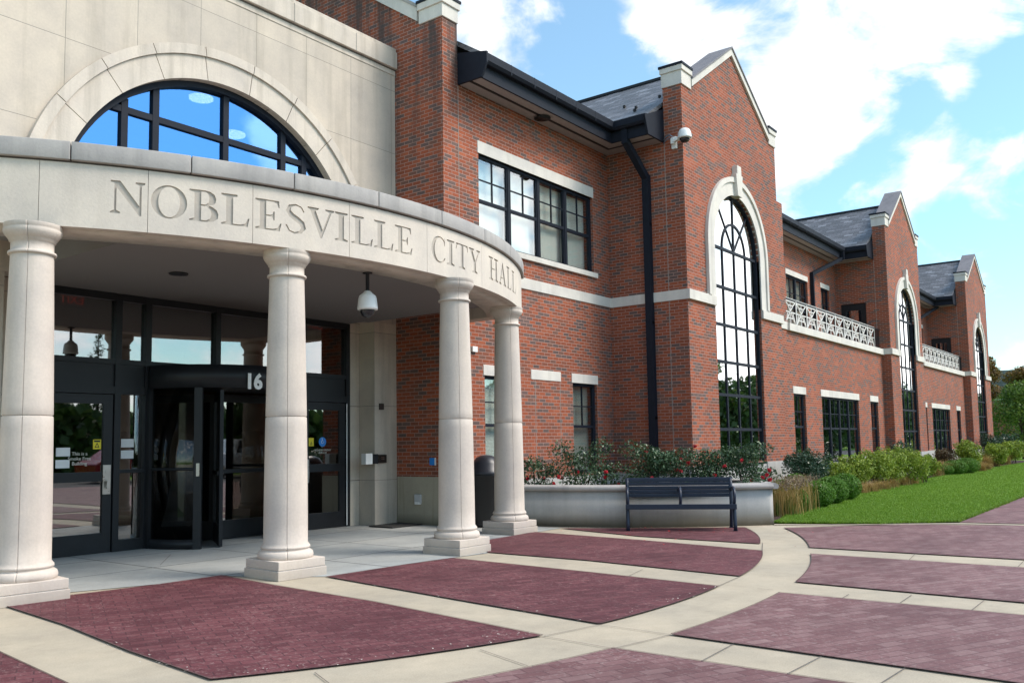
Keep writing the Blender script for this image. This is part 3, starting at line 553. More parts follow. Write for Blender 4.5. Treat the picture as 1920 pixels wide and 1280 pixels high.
    if i:
        dr = MB().box(l+.06, 9.10, 4.62, l+.12, 9.16, 6.45).box(l+.06, 9.96, 4.62, l+.12, 10.02, 6.45).box(l+.06, 9.16, 6.2, l+.12, 9.96, 6.45).box(l+.06, 9.16, 4.62, l+.12, 9.3, 6.2).box(l+.06, 9.82, 4.62, l+.12, 9.96, 6.2).box(l+.062, 9.3, 4.62, l+.118, 9.82, 4.9)
        d_ = part(dr, 'terrace_door', BLACK); part(MB().box(l+.085, 9.28, 4.88, l+.095, 9.84, 6.22), 'pane', GLASSD, d_); part(MB().box(l+.0, 9.86, 5.45, l+.06, 9.9, 5.75), 'handle', STEEL, d_)
    # cross roof
    zr = 8.47+.65*(hw+.72)
    for s in (-1, 1):
        e = [(c+s*(hw+.72), 8.47), (c, zr), (c, zr-.1), (c+s*(hw+.72), 8.37)]; part(MB().prism([e], (0, 8.79, 0), XP, ZP, YP, 7.0), 'roof', SLATE)
    if i == 0:
        for t_, y_ in ((.55, 9.35), (.8, 9.45), (1.25, 10.0), (.6, 10.3), (1.3, 9.1), (1.0, 10.9)):
            part(MB().box(l-.72+t_-.03, y_, 8.47+.65*t_, l-.72+t_+.03, y_+.05, 8.47+.65*t_+.06), 'snow_guard', BLACK)
    part(MB().box(c-.07, 8.79, zr-.02, c+.07, 15.8, zr+.05), 'ridge_cap', BLACK)
def eave(xa, l, yw, first=False):
    ye = yw-.53; xl = l-.70
    sp_ = [(xa, yw), (l, yw), (l, 8.76), (xl, 8.76), (xl, ye), (xa, ye)]
    part(MB().prism([sp_], (0, 0, 8.03), XP, YP, ZP, .04), 'soffit', SOFF)
    sv = MB().box(xa, yw-.30, 8.021, l-.42, yw-.24, 8.031).box(l-.42, 8.77, 8.021, l-.36, yw-.24, 8.031); part(sv, 'soffit_vent', BLACK)
    fa = MB().box(xa, ye-.03, 8.02, xl+.003, ye+.01, 8.30).box(xl-.03, 8.76, 8.018, xl+.01, ye-.003, 8.298); part(fa, 'fascia', NAVY)
    gu = MB(); pr = [(0, 0), (0, .19), (-.02, .19), (-.02, .03), (-.10, .06), (-.11, .19), (-.13, .19), (-.13, .05), (-.09, 0)]
    gu.prism([[(a, b) for a, b in pr]], (xa, ye-.031, 8.255), YP, ZP, XP, xl-xa-.005); gu.prism([[(a, b) for a, b in pr]], (xl-.031, 8.80, 8.255), XP, ZP, YP, ye-8.80-.02)
    n = int((xl-xa)/.75)
    for k in range(1, n): x = xa+k*.75; gu.box(x-.012, ye-.163, 8.25, x+.012, ye-.158, 8.45)
    part(gu, 'gutter', NAVY)
    br_ = MB()
    for k in range(n): x = xa+.4+k*.75; br_.bar((x, ye-.16, 8.44), (x, ye+.06, 8.52), .03, .008)
    part(br_, 'gutter_strap', WHITE)
    part(MB().prism([[(xl-.17, 8.40), (xl-.04, 8.02), (l+.0, 8.02), (l, 8.78), (xl-.03, 8.47), (xl-.17, 8.44)]], (0, 8.755, 0), XP, ZP, YP, .045), 'eave_end_plate', NAVY)
    if first: part(MB().prism([[(ye-.16, 8.27), (ye-.04, 8.02), (yw, 8.02), (yw, 8.62), (ye-.16, 8.47)]], (xa-.004, 0, 0), YP, ZP, XP, .045), 'eave_end_plate', NAVY)
    rf = [(ye-.02, 8.50), (15.6, 8.50+.65*(15.62-ye)), (15.6, 8.40+.65*(15.62-ye)), (ye-.02, 8.40)]
    part(MB().prism([rf], (xa, 0, 0), YP, ZP, XP, l+1.2-xa), 'roof', SLATE)
for i, (c, hw, ww) in enumerate(GABLES): gable(c, hw, ww, i)
eave(12.18, GABLES[0][0]-GABLES[0][1], YR, True)
lv = MB().lathe([(0, 0), (.17, 0), (.17, .012), (.12, .014), (.12, .03), (0, .03)], (14.55, 9.97, 7.995), 24); part(lv, 'soffit_light', BLACK)
# --- bays
bays = [(GABLES[0][0]+GABLES[0][1], GABLES[1][0]-GABLES[1][1], (24.73, 25.80), (27.13, 31.11), (32.43, 33.46), (28.95, 31.15), (32.52, 33.55)),
        (GABLES[1][0]+GABLES[1][1], GABLES[2][0]-GABLES[2][1], (40.05, 41.1), (41.95, 45.75), (47.2, 48.2), (44.2, 46.3), (47.5, 48.5))]
for xa, xb, n1, wd, n2, u1, u2 in bays:
    hs = [rect(n1[0]+.05, .78, n1[1]-.05, 2.70), rect(wd[0]+.08, .70, wd[1]-.08, 2.70), rect(n2[0]+.05, .78, n2[1]-.05, 2.70)]
    part(front([[(xa, .69), (xb, .69), (xb, 4.47), (xa, 4.47)]] + hs, YB, .3), 'brick_wall', BRICK)
    part(MB().box(xa, YB-.025, 0, wd[0]+.08, YB+.26, .87).box(wd[1]-.08, YB-.025, 0, xb, YB+.26, .87).box(wd[0]+.08, YB-.024, 0, wd[1]-.08, YB+.26, .70), 'base_course', CONC)
    for a, b in (n1, wd, n2): lintel(a, b, 2.70, 2.91, YB)
    dh_window(n1[0]+.05, n1[1]-.05, .87, 2.70, YB, 1, 1.77, None, GLASS); dh_window(wd[0]+.08, wd[1]-.08, .70, 2.70, YB, 4, 1.74, None, GLASS); dh_window(n2[0]+.05, n2[1]-.05, .87, 2.70, YB, 1, 1.77, None, GLASS)
    sx = xa+1.30
    part(MB().box(xa, YB-.03, 4.47, sx, YB+.35, 4.688).box(sx, YB-.09, 4.45, xb, YB+.35, 4.66), 'terrace_sill', TRIM, bev=.008)
    part(MB().box(xa, YB, 4.688, sx, YT, 8.05), 'brick_wall', BRICK)
    part(MB().box(sx, YB+.351, 4.40, xb, YT+.3, 4.6), 'terrace_floor', CONC)
    hs = [rect(u1[0]+.04, 4.75, u1[1]-.04, 6.92), rect(u2[0]+.04, 4.9, u2[1]-.04, 6.92)]
    part(front([[(sx, 4.6), (xb, 4.6), (xb, 8.5), (sx, 8.5)]] + hs, YT, .3), 'brick_wall', BRICK)
    lintel(*u1, 6.92, 7.10, YT); lintel(*u2, 6.92, 7.10, YT)
    dh_window(u1[0]+.04, u1[1]-.04, 4.75, 6.92, YT, 2, 5.85, BLIND2); dh_window(u2[0]+.04, u2[1]-.04, 4.9, 6.92, YT, 1, 5.85, BLIND2)
    # balcony railing of crossed panels
    y = YB+.05; zt, zb = 5.40, 4.67; np_ = 10; x1 = xb-.75; pw = (x1-sx)/np_
    rl = MB().box(sx, y-.025, zt-.035, x1, y+.025, zt)
    for k in range(np_+1): rl.box(sx+k*pw-.022, y-.02, zb-.02, sx+k*pw+.022, y+.02, zt-.035)
    part(rl.box(x1-.022, y+.02, zt-.035, x1+.022, YT-.9, zt), 'railing', BLACK)
    tp = MB().box(sx, y-.028, zt, x1+.02, y+.028, zt+.012)
    for k in range(np_):
        a = sx+k*pw+.045; b = sx+(k+1)*pw-.045; m = (a+b)/2; w4 = (b-a)*.24; h = zt-zb; Y = y-.005
        z = lambda f: zb+f*h
        P = lambda x, f: (x, Y, z(f)); bw = .028
        for p, q in ((P(a, .90), P(b, .90)), (P(a, .89), P(a+w4, .74)), (P(b, .89), P(b-w4, .74)), (P(a+w4, .74), P(b-w4, .74)), (P(a, .48), P(b, .48)), (P(a+w4, .74), P(b-w4*.9, .24)), (P(b-w4, .74), P(a+w4*.9, .24)), (P(a+w4*.9, .24), P(b-w4*.9, .24)),
                     (P(a+w4*.9, .24), P(a, .02)), (P(b-w4*.9, .24), P(b, .02)), (P(m, .02), P(m, .90)), (P(a+.01, .02), P(a+w4*1.1, .48)), (P(b-.01, .02), P(b-w4*1.1, .48))): tp.bar(p, q, bw, .02, YP)
        for x in (a-.02, b+.02): tp.box(x-.014, y-.026, zb-.02, x+.014, y-.0205, zt-.035)
    part(tp, 'railing_panel', RAILW)
    side = MB()
    for k in range(12): yy = y+.08+k*.1; side.box(x1-.01, yy-.008, zb-.02, x1+.01, yy+.008, zt-.035)
    for k in range(6): xx = x1+.1+k*.11; side.box(xx-.012, y-.008, zb-.02, xx+.012, y+.008, zt-.035)
    side.box(x1+.022, y-.025, zt-.036, xb-.01, y+.025, zt-.001); part(side, 'side_railing', BLACK)
    eave(xa, xb, YT)
    fx = MB()
    xd = sx+(31.45-24.46)*(1 if xa < 30 else .95); yd = YT-.07
    fx.bar((xd+1.75, YT-.64, 8.26), (xd+1.75, YT-.64, 7.95), .12, .10, XP).bar((xd+1.75, YT-.62, 8.0), (xd, yd, 7.25), .12, .10, YP).bar((xd, yd, 7.30), (xd, yd, 4.6), .10, .12, YP); part(fx, 'downspout', NAVY)
dsp = MB(); xw = 17.542-.065
dsp.bar((16.83, 9.33, 8.27), (16.83, 9.33, 7.93), .14, .14, XP).bar((16.83, 9.33, 7.98), (xw, 9.2, 7.28), .14, .14, YP).bar((xw, 9.2, 7.34), (xw, 9.2, .35), .13, .16, YP)
for z in (1.9, 4.0, 6.2): dsp.box(xw-.06, 9.12, z, xw+.068, 9.28, z+.05)
part(dsp, 'downspout', NAVY)
# --- roofs / core so that rooms stay dark
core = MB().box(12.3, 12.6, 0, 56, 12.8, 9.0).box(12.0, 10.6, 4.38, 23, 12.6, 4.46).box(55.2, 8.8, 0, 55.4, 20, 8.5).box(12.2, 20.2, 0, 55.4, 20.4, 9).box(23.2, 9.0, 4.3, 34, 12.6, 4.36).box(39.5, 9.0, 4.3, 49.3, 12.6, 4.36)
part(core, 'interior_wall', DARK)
back = [(15.58, 12.35), (20.6, 9.1), (20.6, 9.0), (15.58, 12.25)]; part(MB().prism([back], (XE+.4, 0, 0), YP, ZP, XP, 44), 'roof', SLATE)
# --- limestone entrance block with arched window
AX, AZ, AR = 8.05, 4.322, 2.65
wallp = [(-3, ZT+.03), (XE-.002, ZT+.03), (XE-.002, 8.47), (-3, 8.47)]
hole = [(AX-AR, 4.25), (AX+AR, 4.25)] + circle(AX, AZ, AR, 0, math.pi, 48)
part(front([wallp, hole], YS, .35), 'stone_wall', STONEW)
part(MB().box(-3, YS-.012, 8.36, XE-.006, YS+.1, 8.45), 'frieze_course', STONE)
part(MB().box(-3, YS-.07, 8.475, XE-.004, YS+.35, 8.80).box(-3, YS-.04, 8.80, XE-.004, YS+.32, 8.88), 'cornice', STONE, bev=.01)
cj = MB()
for x in (-.5, .9, 2.3, 3.7, 5.1, 6.5, 7.9, 9.3, 10.7): cj.box(x-.006, YS-.074, 8.48, x+.006, YS-.06, 8.80)
part(cj, 'cornice_joint', MORTAR)
part(MB().box(-3, YS-.02, 8.45, XE-.006, YS+.1, 8.475), 'shadow_joint', SEAL)
vs_ = MB(); rim = MB(); na = 11
for k in range(na):
    a0 = math.pi*k/na+.0022; a1 = math.pi*(k+1)/na-.0022
    vs_.prism([circle(AX, AZ, 3.0, a0, a1, 6)+list(reversed(circle(AX, AZ, AR, a0, a1, 6)))], (0, YS-.05, 0), XP, ZP, YP, .3)
    rim.prism([circle(AX, AZ, 3.15, a0, a1, 6)+list(reversed(circle(AX, AZ, 3.004, a0, a1, 6)))], (0, YS-.085, 0), XP, ZP, YP, .09)
part(vs_, 'arch_surround', STONE); part(rim, 'arch_rim', STONE)
fr = MB(); y0 = YS+.12; F = .09
fr.prism([circle(AX, AZ, AR, 0, math.pi, 48)+list(reversed(circle(AX, AZ, AR-F, 0, math.pi, 48)))], (0, y0-.04, 0), XP, ZP, YP, .14)
for dx in (-1.60, -1.12, .07, 1.18, 1.62): fr.box(AX+dx-.05, y0, AZ-.05, AX+dx+.05, y0+.1, AZ+math.sqrt((AR-F)**2-dx*dx)+.02)
for z in (4.36, 6.18): k = math.sqrt((AR-F)**2-(z-AZ)**2)+.02; fr.box(AX-k, y0+.004, z-.045, AX+k, y0+.096, z+.045)
aw = part(fr, 'arched_window', NAVY)
part(front([[(AX-AR+.05, AZ-.06), (AX+AR-.05, AZ-.06)] + circle(AX, AZ, AR-.05, 0, math.pi, 48)], y0+.05, .012), 'pane', GLASSB, aw)
# lobby behind the glass
lob = MB().box(4.4, 12.2, 0, 4.5, 18, 8.4).box(11.6, 12.2, 0, 11.7, 18, 8.4).box(4.4, 18, 0, 11.7, 18.1, 8.4).box(4.4, 11.8, 8.3, 11.7, 18.1, 8.42).box(4.5, 12.0, 3.62, 11.6, 18, 3.7); part(lob, 'lobby_wall', WARM)
LAMP, lnt, lb, lo_ = newmat('lamp_lens'); lb.inputs['Emission Color'].default_value = (1, .93, .8, 1); lb.inputs['Emission Strength'].default_value = 3.5
for p in (at_y(437, 254, 13.4), at_y(377, 186, 14.0)): part(MB().lathe([(0, 0), (.22, 0), (.22, .03), (0, .03)], (p.x, p.y, p.z), 20), 'lobby_lamp', LAMP)
# below the canopy: jambs and storefront
part(MB().box(11.19, YS, 0, XE-.004, 11.95, ZT+.028), 'stone_jamb', STONEL); part(MB().box(10.94, 11.80, 0, 11.188, 12.1, ZT+.028), 'stone_jamb', STONEL)
part(MB().box(-3, YS, 0, 4.86, 11.95, ZT+.028), 'stone_jamb', STONEL); part(MB().box(4.862, 11.80, 0, 5.46, 12.1, ZT+.028), 'stone_jamb', STONEL)
jt = MB()
for z in (.80, 2.12): jt.box(10.94, 11.797, z-.005, 11.19, 11.801, z+.005)
part(jt, 'stone_joint', SEAL)
# --- canopy: curved beam with engraved lettering
A0, A1 = rad(-40), rad(37)
part(MB().arc(BC, RB-.60, RB-.10, ZT, 4.235, A0, A1, 80), 'portico_beam', STONE)
LET = [('N', -28.59, -26.01), ('O', -25.56, -22.74), ('B', -22.57, -20.18), ('L', -19.96, -17.55), ('E', -17.03, -14.64), ('S', -14.34, -12.28), ('V', -12.12, -9.39), ('I', -9.31, -7.91), ('L', -7.49, -4.99), ('L', -4.82, -2.37), ('E', -2.15, 0.29), ('C', 3.22, 5.6), ('I', 5.89, 7.3), ('T', 7.6, 10.1), ('Y', 10.34, 13.0), ('H', 15.39, 18.35), ('A', 18.7, 21.5), ('L', 21.8, 24.1), ('L', 24.5, 26.9)]
def ell(cx, cy, rx, ry, a0, a1, n): return [(cx+rx*math.cos(a0+(a1-a0)*i/n), cy+ry*math.sin(a0+(a1-a0)*i/n)) for i in range(n+1)]
def spine_S():
    P = [(.55, .76), (.47, .92), (.31, .975), (.15, .91), (.10, .76), (.19, .61), (.34, .50), (.49, .38), (.54, .22), (.45, .07), (.28, .02), (.13, .08), (.04, .27)]; W = [.022, .02, .028, .05, .07, .085, .092, .085, .072, .05, .028, .02, .022]
    a, b = [], []
    for t in range(len(P)):
        p, n = P[max(t-1, 0)], P[min(t+1, len(P)-1)]; dx, dy = n[0]-p[0], n[1]-p[1]; l = math.hypot(dx, dy)
        a.append((P[t][0]-dy/l*W[t], P[t][1]+dx/l*W[t])); b.append((P[t][0]+dy/l*W[t], P[t][1]-dx/l*W[t]))
    return a+b[::-1]
SB = [(0, .95), (.12, .90), (.12, .10), (0, .05)]
GL = {'I': ([(0, 0), (.38, 0), (.38, .05), (.27, .10), (.27, .90), (.38, .95), (.38, 1), (0, 1), (0, .95), (.11, .90), (.11, .10), (0, .05)], []),
 'L': ([(0, 0), (.66, 0), (.70, .27), (.67, .27), (.60, .10), (.48, .05), (.29, .05), (.29, .90), (.40, .95), (.40, 1), (0, 1)]+SB, []),
 'E': ([(0, 0), (.66, 0), (.71, .26), (.68, .26), (.60, .10), (.48, .05), (.29, .05), (.29, .46), (.42, .455), (.47, .42), (.49, .34), (.52, .34), (.52, .63), (.49, .63), (.47, .55), (.42, .51), (.29, .50), (.29, .95), (.48, .95), (.58, .91), (.63, .77), (.66, .77), (.64, 1), (0, 1)]+SB, []),
 'V': ([(.40, -.02), (.45, -.02), (.76, .90), (.85, .95), (.85, 1), (.56, 1), (.56, .95), (.69, .90), (.48, .26), (.25, .90), (.35, .95), (.35, 1), (0, 1), (0, .95), (.08, .90)], []),
 'N': ([(0, 0), (.25, 0), (.25, .05), (.155, .10), (.155, .80), (.755, -.03), (.81, -.03), (.81, .90), (.90, .95), (.90, 1), (.65, 1), (.65, .95), (.755, .90), (.755, .27), (.25, 1), (0, 1), (0, .95), (.10, .92), (.10, .10), (0, .05)], []),
 'H': ([(0, 0), (.39, 0), (.39, .05), (.28, .10), (.28, .48), (.60, .48), (.60, .10), (.49, .05), (.49, 0), (.88, 0), (.88, .05), (.76, .10), (.76, .90), (.88, .95), (.88, 1), (.49, 1), (.49, .95), (.60, .90), (.60, .53), (.28, .53), (.28, .90), (.39, .95), (.39, 1), (0, 1)]+SB, []),
 'T': ([(.19, 0), (.57, 0), (.57, .05), (.46, .10), (.46, .95), (.60, .95), (.69, .90), (.73, .74), (.76, .74), (.74, 1), (.02, 1), (0, .74), (.03, .74), (.07, .90), (.16, .95), (.30, .95), (.30, .10), (.19, .05)], []),
 'Y': ([(.22, 0), (.60, 0), (.60, .05), (.49, .10), (.49, .43), (.72, .90), (.82, .95), (.82, 1), (.54, 1), (.54, .95), (.66, .90), (.45, .50), (.26, .90), (.36, .95), (.36, 1), (0, 1), (0, .95), (.09, .90), (.33, .42), (.33, .10), (.22, .05)], []),
 'A': ([(0, 0), (.25, 0), (.25, .05), (.15, .10), (.22, .29), (.50, .29), (.58, .10), (.48, .05), (.48, 0), (.84, 0), (.84, .05), (.76, .10), (.44, 1.02), (.40, 1.02), (.08, .10), (0, .05)], [[(.24, .345), (.485, .345), (.36, .75)]]),
 'O': (ell(.45, .5, .45, .52, 0, 2*math.pi*35/36, 35), [ell(.45, .5, .27, .475, 0, 2*math.pi*35/36, 35)]),
 'C': ([(.755, .99)]+ell(.45, .5, .45, .52, rad(45), rad(315), 26)+[(.80, .20), (.775, .22)]+ell(.49, .5, .31, .47, rad(315), rad(45), 26)+[(.75, .68), (.78, .68), (.78, .99)], []),
 'S': (spine_S(), []),
 'B': ([(0, 0), (.42, 0), (.58, .04), (.68, .14), (.70, .27), (.66, .40), (.56, .49), (.48, .525), (.58, .58), (.63, .66), (.64, .77), (.60, .89), (.50, .975), (.38, 1), (0, 1)]+SB, [[(.28, .55), (.38, .55), (.46, .62), (.475, .77), (.45, .90), (.38, .95), (.28, .95)], [(.28, .05), (.40, .05), (.50, .12), (.53, .27), (.50, .41), (.40, .50), (.28, .50)]])}
def bend(bm_, r):
    for v in bm_.verts: a = v.co.x/RB; d = v.co.y; v.co = Vector((BC[0]+(r-d)*math.sin(a), BC[1]-(r-d)*math.cos(a), v.co.z))
def engraved():
    rd = .015; outs, isl = [], []
    for ch, a, b in LET:
        o_, ii = GL[ch]; w0 = max(p[0] for p in o_); s0, s1 = rad(a)*RB, rad(b)*RB; k = (s1-s0)/w0; hz = .335; z0 = 3.765
        f = lambda lp: [(s0+p[0]*k, z0+p[1]*hz) for p in lp]; outs.append(f(o_)); isl.append([f(q) for q in ii])
    joints = [-38.5, -33.7, -25.78, -17.25, -7.72, 2.52, 13.42, 27.9, 37.0]
    bm_ = bmesh.new()
    def pin(p, lp):
        c_ = False; j = len(lp)-1
        for i in range(len(lp)):
            if (lp[i][1] > p[1]) != (lp[j][1] > p[1]) and p[0] < (lp[j][0]-lp[i][0])*(p[1]-lp[i][1])/(lp[j][1]-lp[i][1])+lp[i][0]: c_ = not c_
            j = i
        return c_
    def fill(rc, blk, isl_):
        V2, E2 = [], []
        for lp in [rc]+blk+[q for ii in isl_ for q in ii]:
            k0 = len(V2); V2 += [Vector(p) for p in lp]; E2 += [(k0+i, k0+(i+1) % len(lp)) for i in range(len(lp))]
        vo, eo_, fo, *_ = delaunay_2d_cdt(V2, E2, [], 1, 1e-6); cache = {}
        def vert(i, y):
            if (i, y) not in cache: cache[i, y] = bm_.verts.new((vo[i].x, y, vo[i].y))
            return cache[i, y]
        for t in fo:
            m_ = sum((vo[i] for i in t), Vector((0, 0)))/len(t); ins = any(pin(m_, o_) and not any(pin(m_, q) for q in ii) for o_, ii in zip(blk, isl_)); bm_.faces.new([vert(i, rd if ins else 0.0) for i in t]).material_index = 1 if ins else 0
    def walls(lp, d):
        n = len(lp); a = [bm_.verts.new((p[0], 0, p[1])) for p in lp]; b = [bm_.verts.new((p[0], d, p[1])) for p in lp]
        for i in range(n): bm_.faces.new((a[i], a[(i+1) % n], b[(i+1) % n], b[i]))
    for j0, j1 in zip(joints, joints[1:]):
        s0, s1 = rad(j0)*RB+.0025, rad(j1)*RB-.0025
        sel = [k_ for k_, o_ in enumerate(outs) if s0 < sum(p[0] for p in o_)/len(o_) < s1]
        fill([(s0, ZT), (s1, ZT), (s1, 4.235), (s0, 4.235)], [outs[k_] for k_ in sel], [isl[k_] for k_ in sel]); walls([(s0, ZT), (s1, ZT), (s1, 4.235), (s0, 4.235)], .10)
    for o_, ii in zip(outs, isl):
        walls(o_, rd)
        for q in ii: walls(q, rd)
    bmesh.ops.remove_doubles(bm_, verts=bm_.verts, dist=1e-5)
    x = rad(-39)*RB
    while x < rad(37)*RB:
        bmesh.ops.bisect_plane(bm_, geom=bm_.verts[:]+bm_.edges[:]+bm_.faces[:], dist=1e-6, plane_co=(x, 0, 0), plane_no=(1, 0, 0)); x += .09
    bmesh.ops.recalc_face_normals(bm_, faces=bm_.faces); bend(bm_, RB)
    me = bpy.data.meshes.new('lettered_fascia'); bm_.to_mesh(me); bm_.free(); me.materials.append(stone_mat('limestone_fascia', base=(.62, .555, .485), stain=.14, dark=(.36, .31, .25))); me.materials.append(stone_mat('dark_letter_stone', base=(.45, .405, .355), stain=.3, dark=(.3, .26, .21)))  # letter floors get a darker stone so the lettering reads
    o = bpy.data.objects.new('lettered_fascia', me); COL.objects.link(o); o.parent = BLD; o['label'] = 'curved fascia engraved NOBLESVILLE CITY HALL'
engraved(); part(MB().arc(BC, RB-.1, RB-.018, ZT+.003, 4.232, rad(-38.4), rad(36.9), 80), 'joint_backing', MORTAR)
cpj = [-40, -31.5, -22.5, -13.6, -4.5, 4.6, 13.6, 22.4, 31.0, 37.4]; cap = MB()
for a, b in zip(cpj, cpj[1:]): cap.arc(BC, RB-.72, RB+.045, 4.255, 4.44, rad(a+.04), rad(b-.04), 16)
part(cap, 'beam_cap', STONEG, bev=.008); part(MB().arc(BC, RB-.6, RB-.01, 4.235, 4.255, A0, A1, 60), 'shadow_joint', SEAL)
# canopy ceiling, roof
arcin = [(BC[0]+(RB-.55)*math.sin(rad(a)), BC[1]-(RB-.55)*math.cos(rad(a))) for a in range(-26, 28, 2)]
cl = [(4.92, YS-.002), (4.92, 8.72)] + arcin + [(11.04, 8.72), (11.04, YS-.002)]
part(MB().prism([cl], (0, 0, ZT+.005), XP, YP, ZP, .28), 'canopy_ceiling', CEIL)
part(MB().prism([[(5.462, YS-.0018), (10.938, YS-.0018), (10.938, 12.1), (5.462, 12.1)]], (0, 0, ZT+.006), XP, YP, ZP, .015), 'canopy_ceiling', CEIL)
arcr = [(BC[0]+(RB-.3)*math.sin(rad(a)), BC[1]-(RB-.3)*math.cos(rad(a))) for a in range(-40, 38, 2)]
part(MB().prism([arcr + [(BC[0]+(RB-.3)*math.sin(A1), YR), (XE-.02, YS-.003), (3.0, YS-.003)]], (0, 0, 4.0), XP, YP, ZP, .24), 'canopy_roof', STONEG)
part(MB().box(12.0, 8.95, ZT, 12.29, YR-.004, 4.235), 'side_beam', STONE)
p = at(335, 513, ZT); part(MB().lathe([(0, 0), (.115, 0), (.115, .012), (.09, .014), (.085, .06), (0, .06)], (p.x, p.y, ZT-.012), 28), 'recessed_light', BLACK)
# columns
for k, (x, y) in enumerate(((4.0, 8.80), (6.40, 7.92), (8.97, 7.63), (11.37, 8.57))):
    th = math.atan2(x-BC[0], BC[1]-y); g = math.pi*1.5-.62+(.0 if k else .0)
    r0, r1 = .240, .192; zs = .335; zc = 3.30
    prof = [(r0+.02, zs), (r0, zs+.03)] + [(r0-(r0-r1)*(t**1.5), zs+.03+(zc-zs-.03)*t) for t in [i/14 for i in range(15)]]
    zj = 1.74; t = (zj-zs)/(zc-zs); rj = r0-(r0-r1)*t**1.5
    lowp = [q for q in prof if q[1] < zj-.03]+[(rj, zj-.012), (rj-.004, zj-.005), (rj-.012, zj-.003)]; upp = [(rj-.012, zj+.003), (rj-.004, zj+.005), (rj, zj+.012)]+[q for q in prof if q[1] > zj+.03]
    sm_ = MB().lathe(lowp, (x, y, 0), 64, g).lathe(upp, (x, y, 0), 64, g).lathe([(rj-.012, zj-.004), (rj-.012, zj+.004)], (x, y, 0), 64)
    sh = part(sm_, 'column', STONEC); md = sh.modifiers.new('edge', 'EDGE_SPLIT'); md.split_angle = rad(35)
    cp_ = [(r1, zc-.002), (r1+.022, zc+.0), (r1+.026, zc+.012), (r1+.022, zc+.026), (r1+.004, zc+.032), (r1, zc+.036), (r1, zc+.125), (r1+.016, zc+.13), (r1+.016, zc+.15), (r1+.028, zc+.155), (r1+.06, zc+.20), (r1+.072, zc+.235), (r1+.062, zc+.25), (r1+.068, zc+.256), (r1+.068, zc+.2945)]
    part(MB().lathe(cp_, (x, y, 0), 64, g), 'capital', STONEC, sh)
    bs = [(.20, .19), (.275, .19), (.295, .205), (.302, .235), (.292, .268), (.272, .283), (.258, .286), (.258, .305), (.268, .31), (.264, .335), (.23, .34)]
    part(MB().lathe(bs, (x, y, 0), 64, g), 'column_base', STONEC, sh)
    Mx = Matrix.Translation((x, y, 0)) @ Matrix.Rotation((-.10, -.06, .0, .0)[k], 4, 'Z'); e = .305
    pl = part(MB().box(-e, -e, .105, e, e, .20, Mx).box(-e-.012, -e-.012, 0, e+.012, e+.012, .10, Mx), 'plinth', STONEC, sh, .006); 
    part(MB().box(-e+.01, -e+.01, .098, e-.01, e-.01, .107, Mx), 'plinth_joint', WHITE, sh)
# --- storefront
y0, y1 = 11.78, 11.90; DC = 8.20; sf = MB(); F = .05
for x in (5.47, 6.575, 7.03, 9.37, 9.83, 10.90): sf.box(x-.045, y0, 0 if x not in () else 0, x+.045, y1, ZT)
sf.box(DC-.045, y0, 2.60, DC+.045, y1, ZT)
for z, h in ((3.50, .10), (2.60, .07), (2.18, .11)):
    for a, b in ((5.515, 6.53), (6.62, 6.985), (7.075, DC-.045), (DC+.045, 9.325), (9.415, 9.785), (9.875, 10.855)):
        if z < 2.3 and 7 < a < 9.3: continue
        sf.box(a, y0+.004, z, b, y1-.004, z+h)
for a, b in ((5.515, 6.53), (6.62, 6.985), (9.415, 9.785), (9.875, 10.855)): sf.box(a, y0+.03, 2.29, b, y0+.06, 2.60)
for a, b in ((6.62, 6.985), (9.415, 9.785)): sf.box(a, y0+.004, 0, b, y1-.004, .16).box(a, y0+.004, 1.08, b, y1-.004, 1.13)
SF = part(sf, 'storefront_frame', BLACK)
for a, b in ((5.515, 6.53), (6.62, 6.985), (7.075, DC-.045), (DC+.045, 9.325), (9.415, 9.785), (9.875, 10.855)): part(MB().box(a-.004, y0+.07, 2.66, b+.004, y0+.08, 3.51), 'pane', GLASSD, SF)
for a, b in ((6.62, 6.985), (9.415, 9.785)): part(MB().box(a-.004, y0+.07, .15, b+.004, y0+.08, 2.19), 'pane', GLASSD, SF)
def leaf_door(a, b, hs):
    d = MB(); ya, yb = y0+.02, y0+.075; st = .13
    d.box(a, ya, .01, a+st, yb, 2.17).box(b-st, ya, .01, b, yb, 2.17).box(a+st, ya, 2.04, b-st, yb, 2.17).box(a+st, ya, .98, b-st, yb, 1.11).box(a+st, ya, .01, b-st, yb, .28)
    D = part(d, 'entrance_door', BLACK); part(MB().box(a+st-.005, ya+.022, .27, b-st+.005, ya+.032, .99).box(a+st-.005, ya+.022, 1.10, b-st+.005, ya+.032, 2.05), 'pane', GLASSD, D)
    x = b-.075 if hs > 0 else a+.075
    part(MB().box(x-.055, ya-.012, .80, x+.055, ya-.002, 1.20).box(x-.018, ya-.06, .88, x+.018, ya-.045, .99).box(x-.018, ya-.046, .88, x+.018, ya-.012, .90).box(x-.018, ya-.046, .97, x+.018, ya-.012, .99), 'handle', STEEL, D)
    part(MB().lathe([(0, 0), (.022, 0), (.022, .02), (0, .02)], (0, 0, 0), 16).__class__().box(x-.02, ya-.02, 1.09, x+.02, ya-.012, 1.13), 'lock', STEEL, D)
    return D
part(MB().box(10.855, y0-.004, .03, 10.875, y0+.01, 2.16), 'light_gap_strip', WHITE, SF)  # white strip stands in for light showing at the door gap
DL = leaf_door(5.53, 6.515, 1); DR = leaf_door(9.885, 10.845, -1); yg = y0+.041
def card(px0, py0, px1, py1, mat, name, par, y=yg):
    a, b = at_y(px0, py0, y), at_y(px1, py1, y); part(MB().box(min(a.x, b.x), y-.003, min(a.z, b.z), max(a.x, b.x), y, max(a.z, b.z)), name, mat, par); return a, b
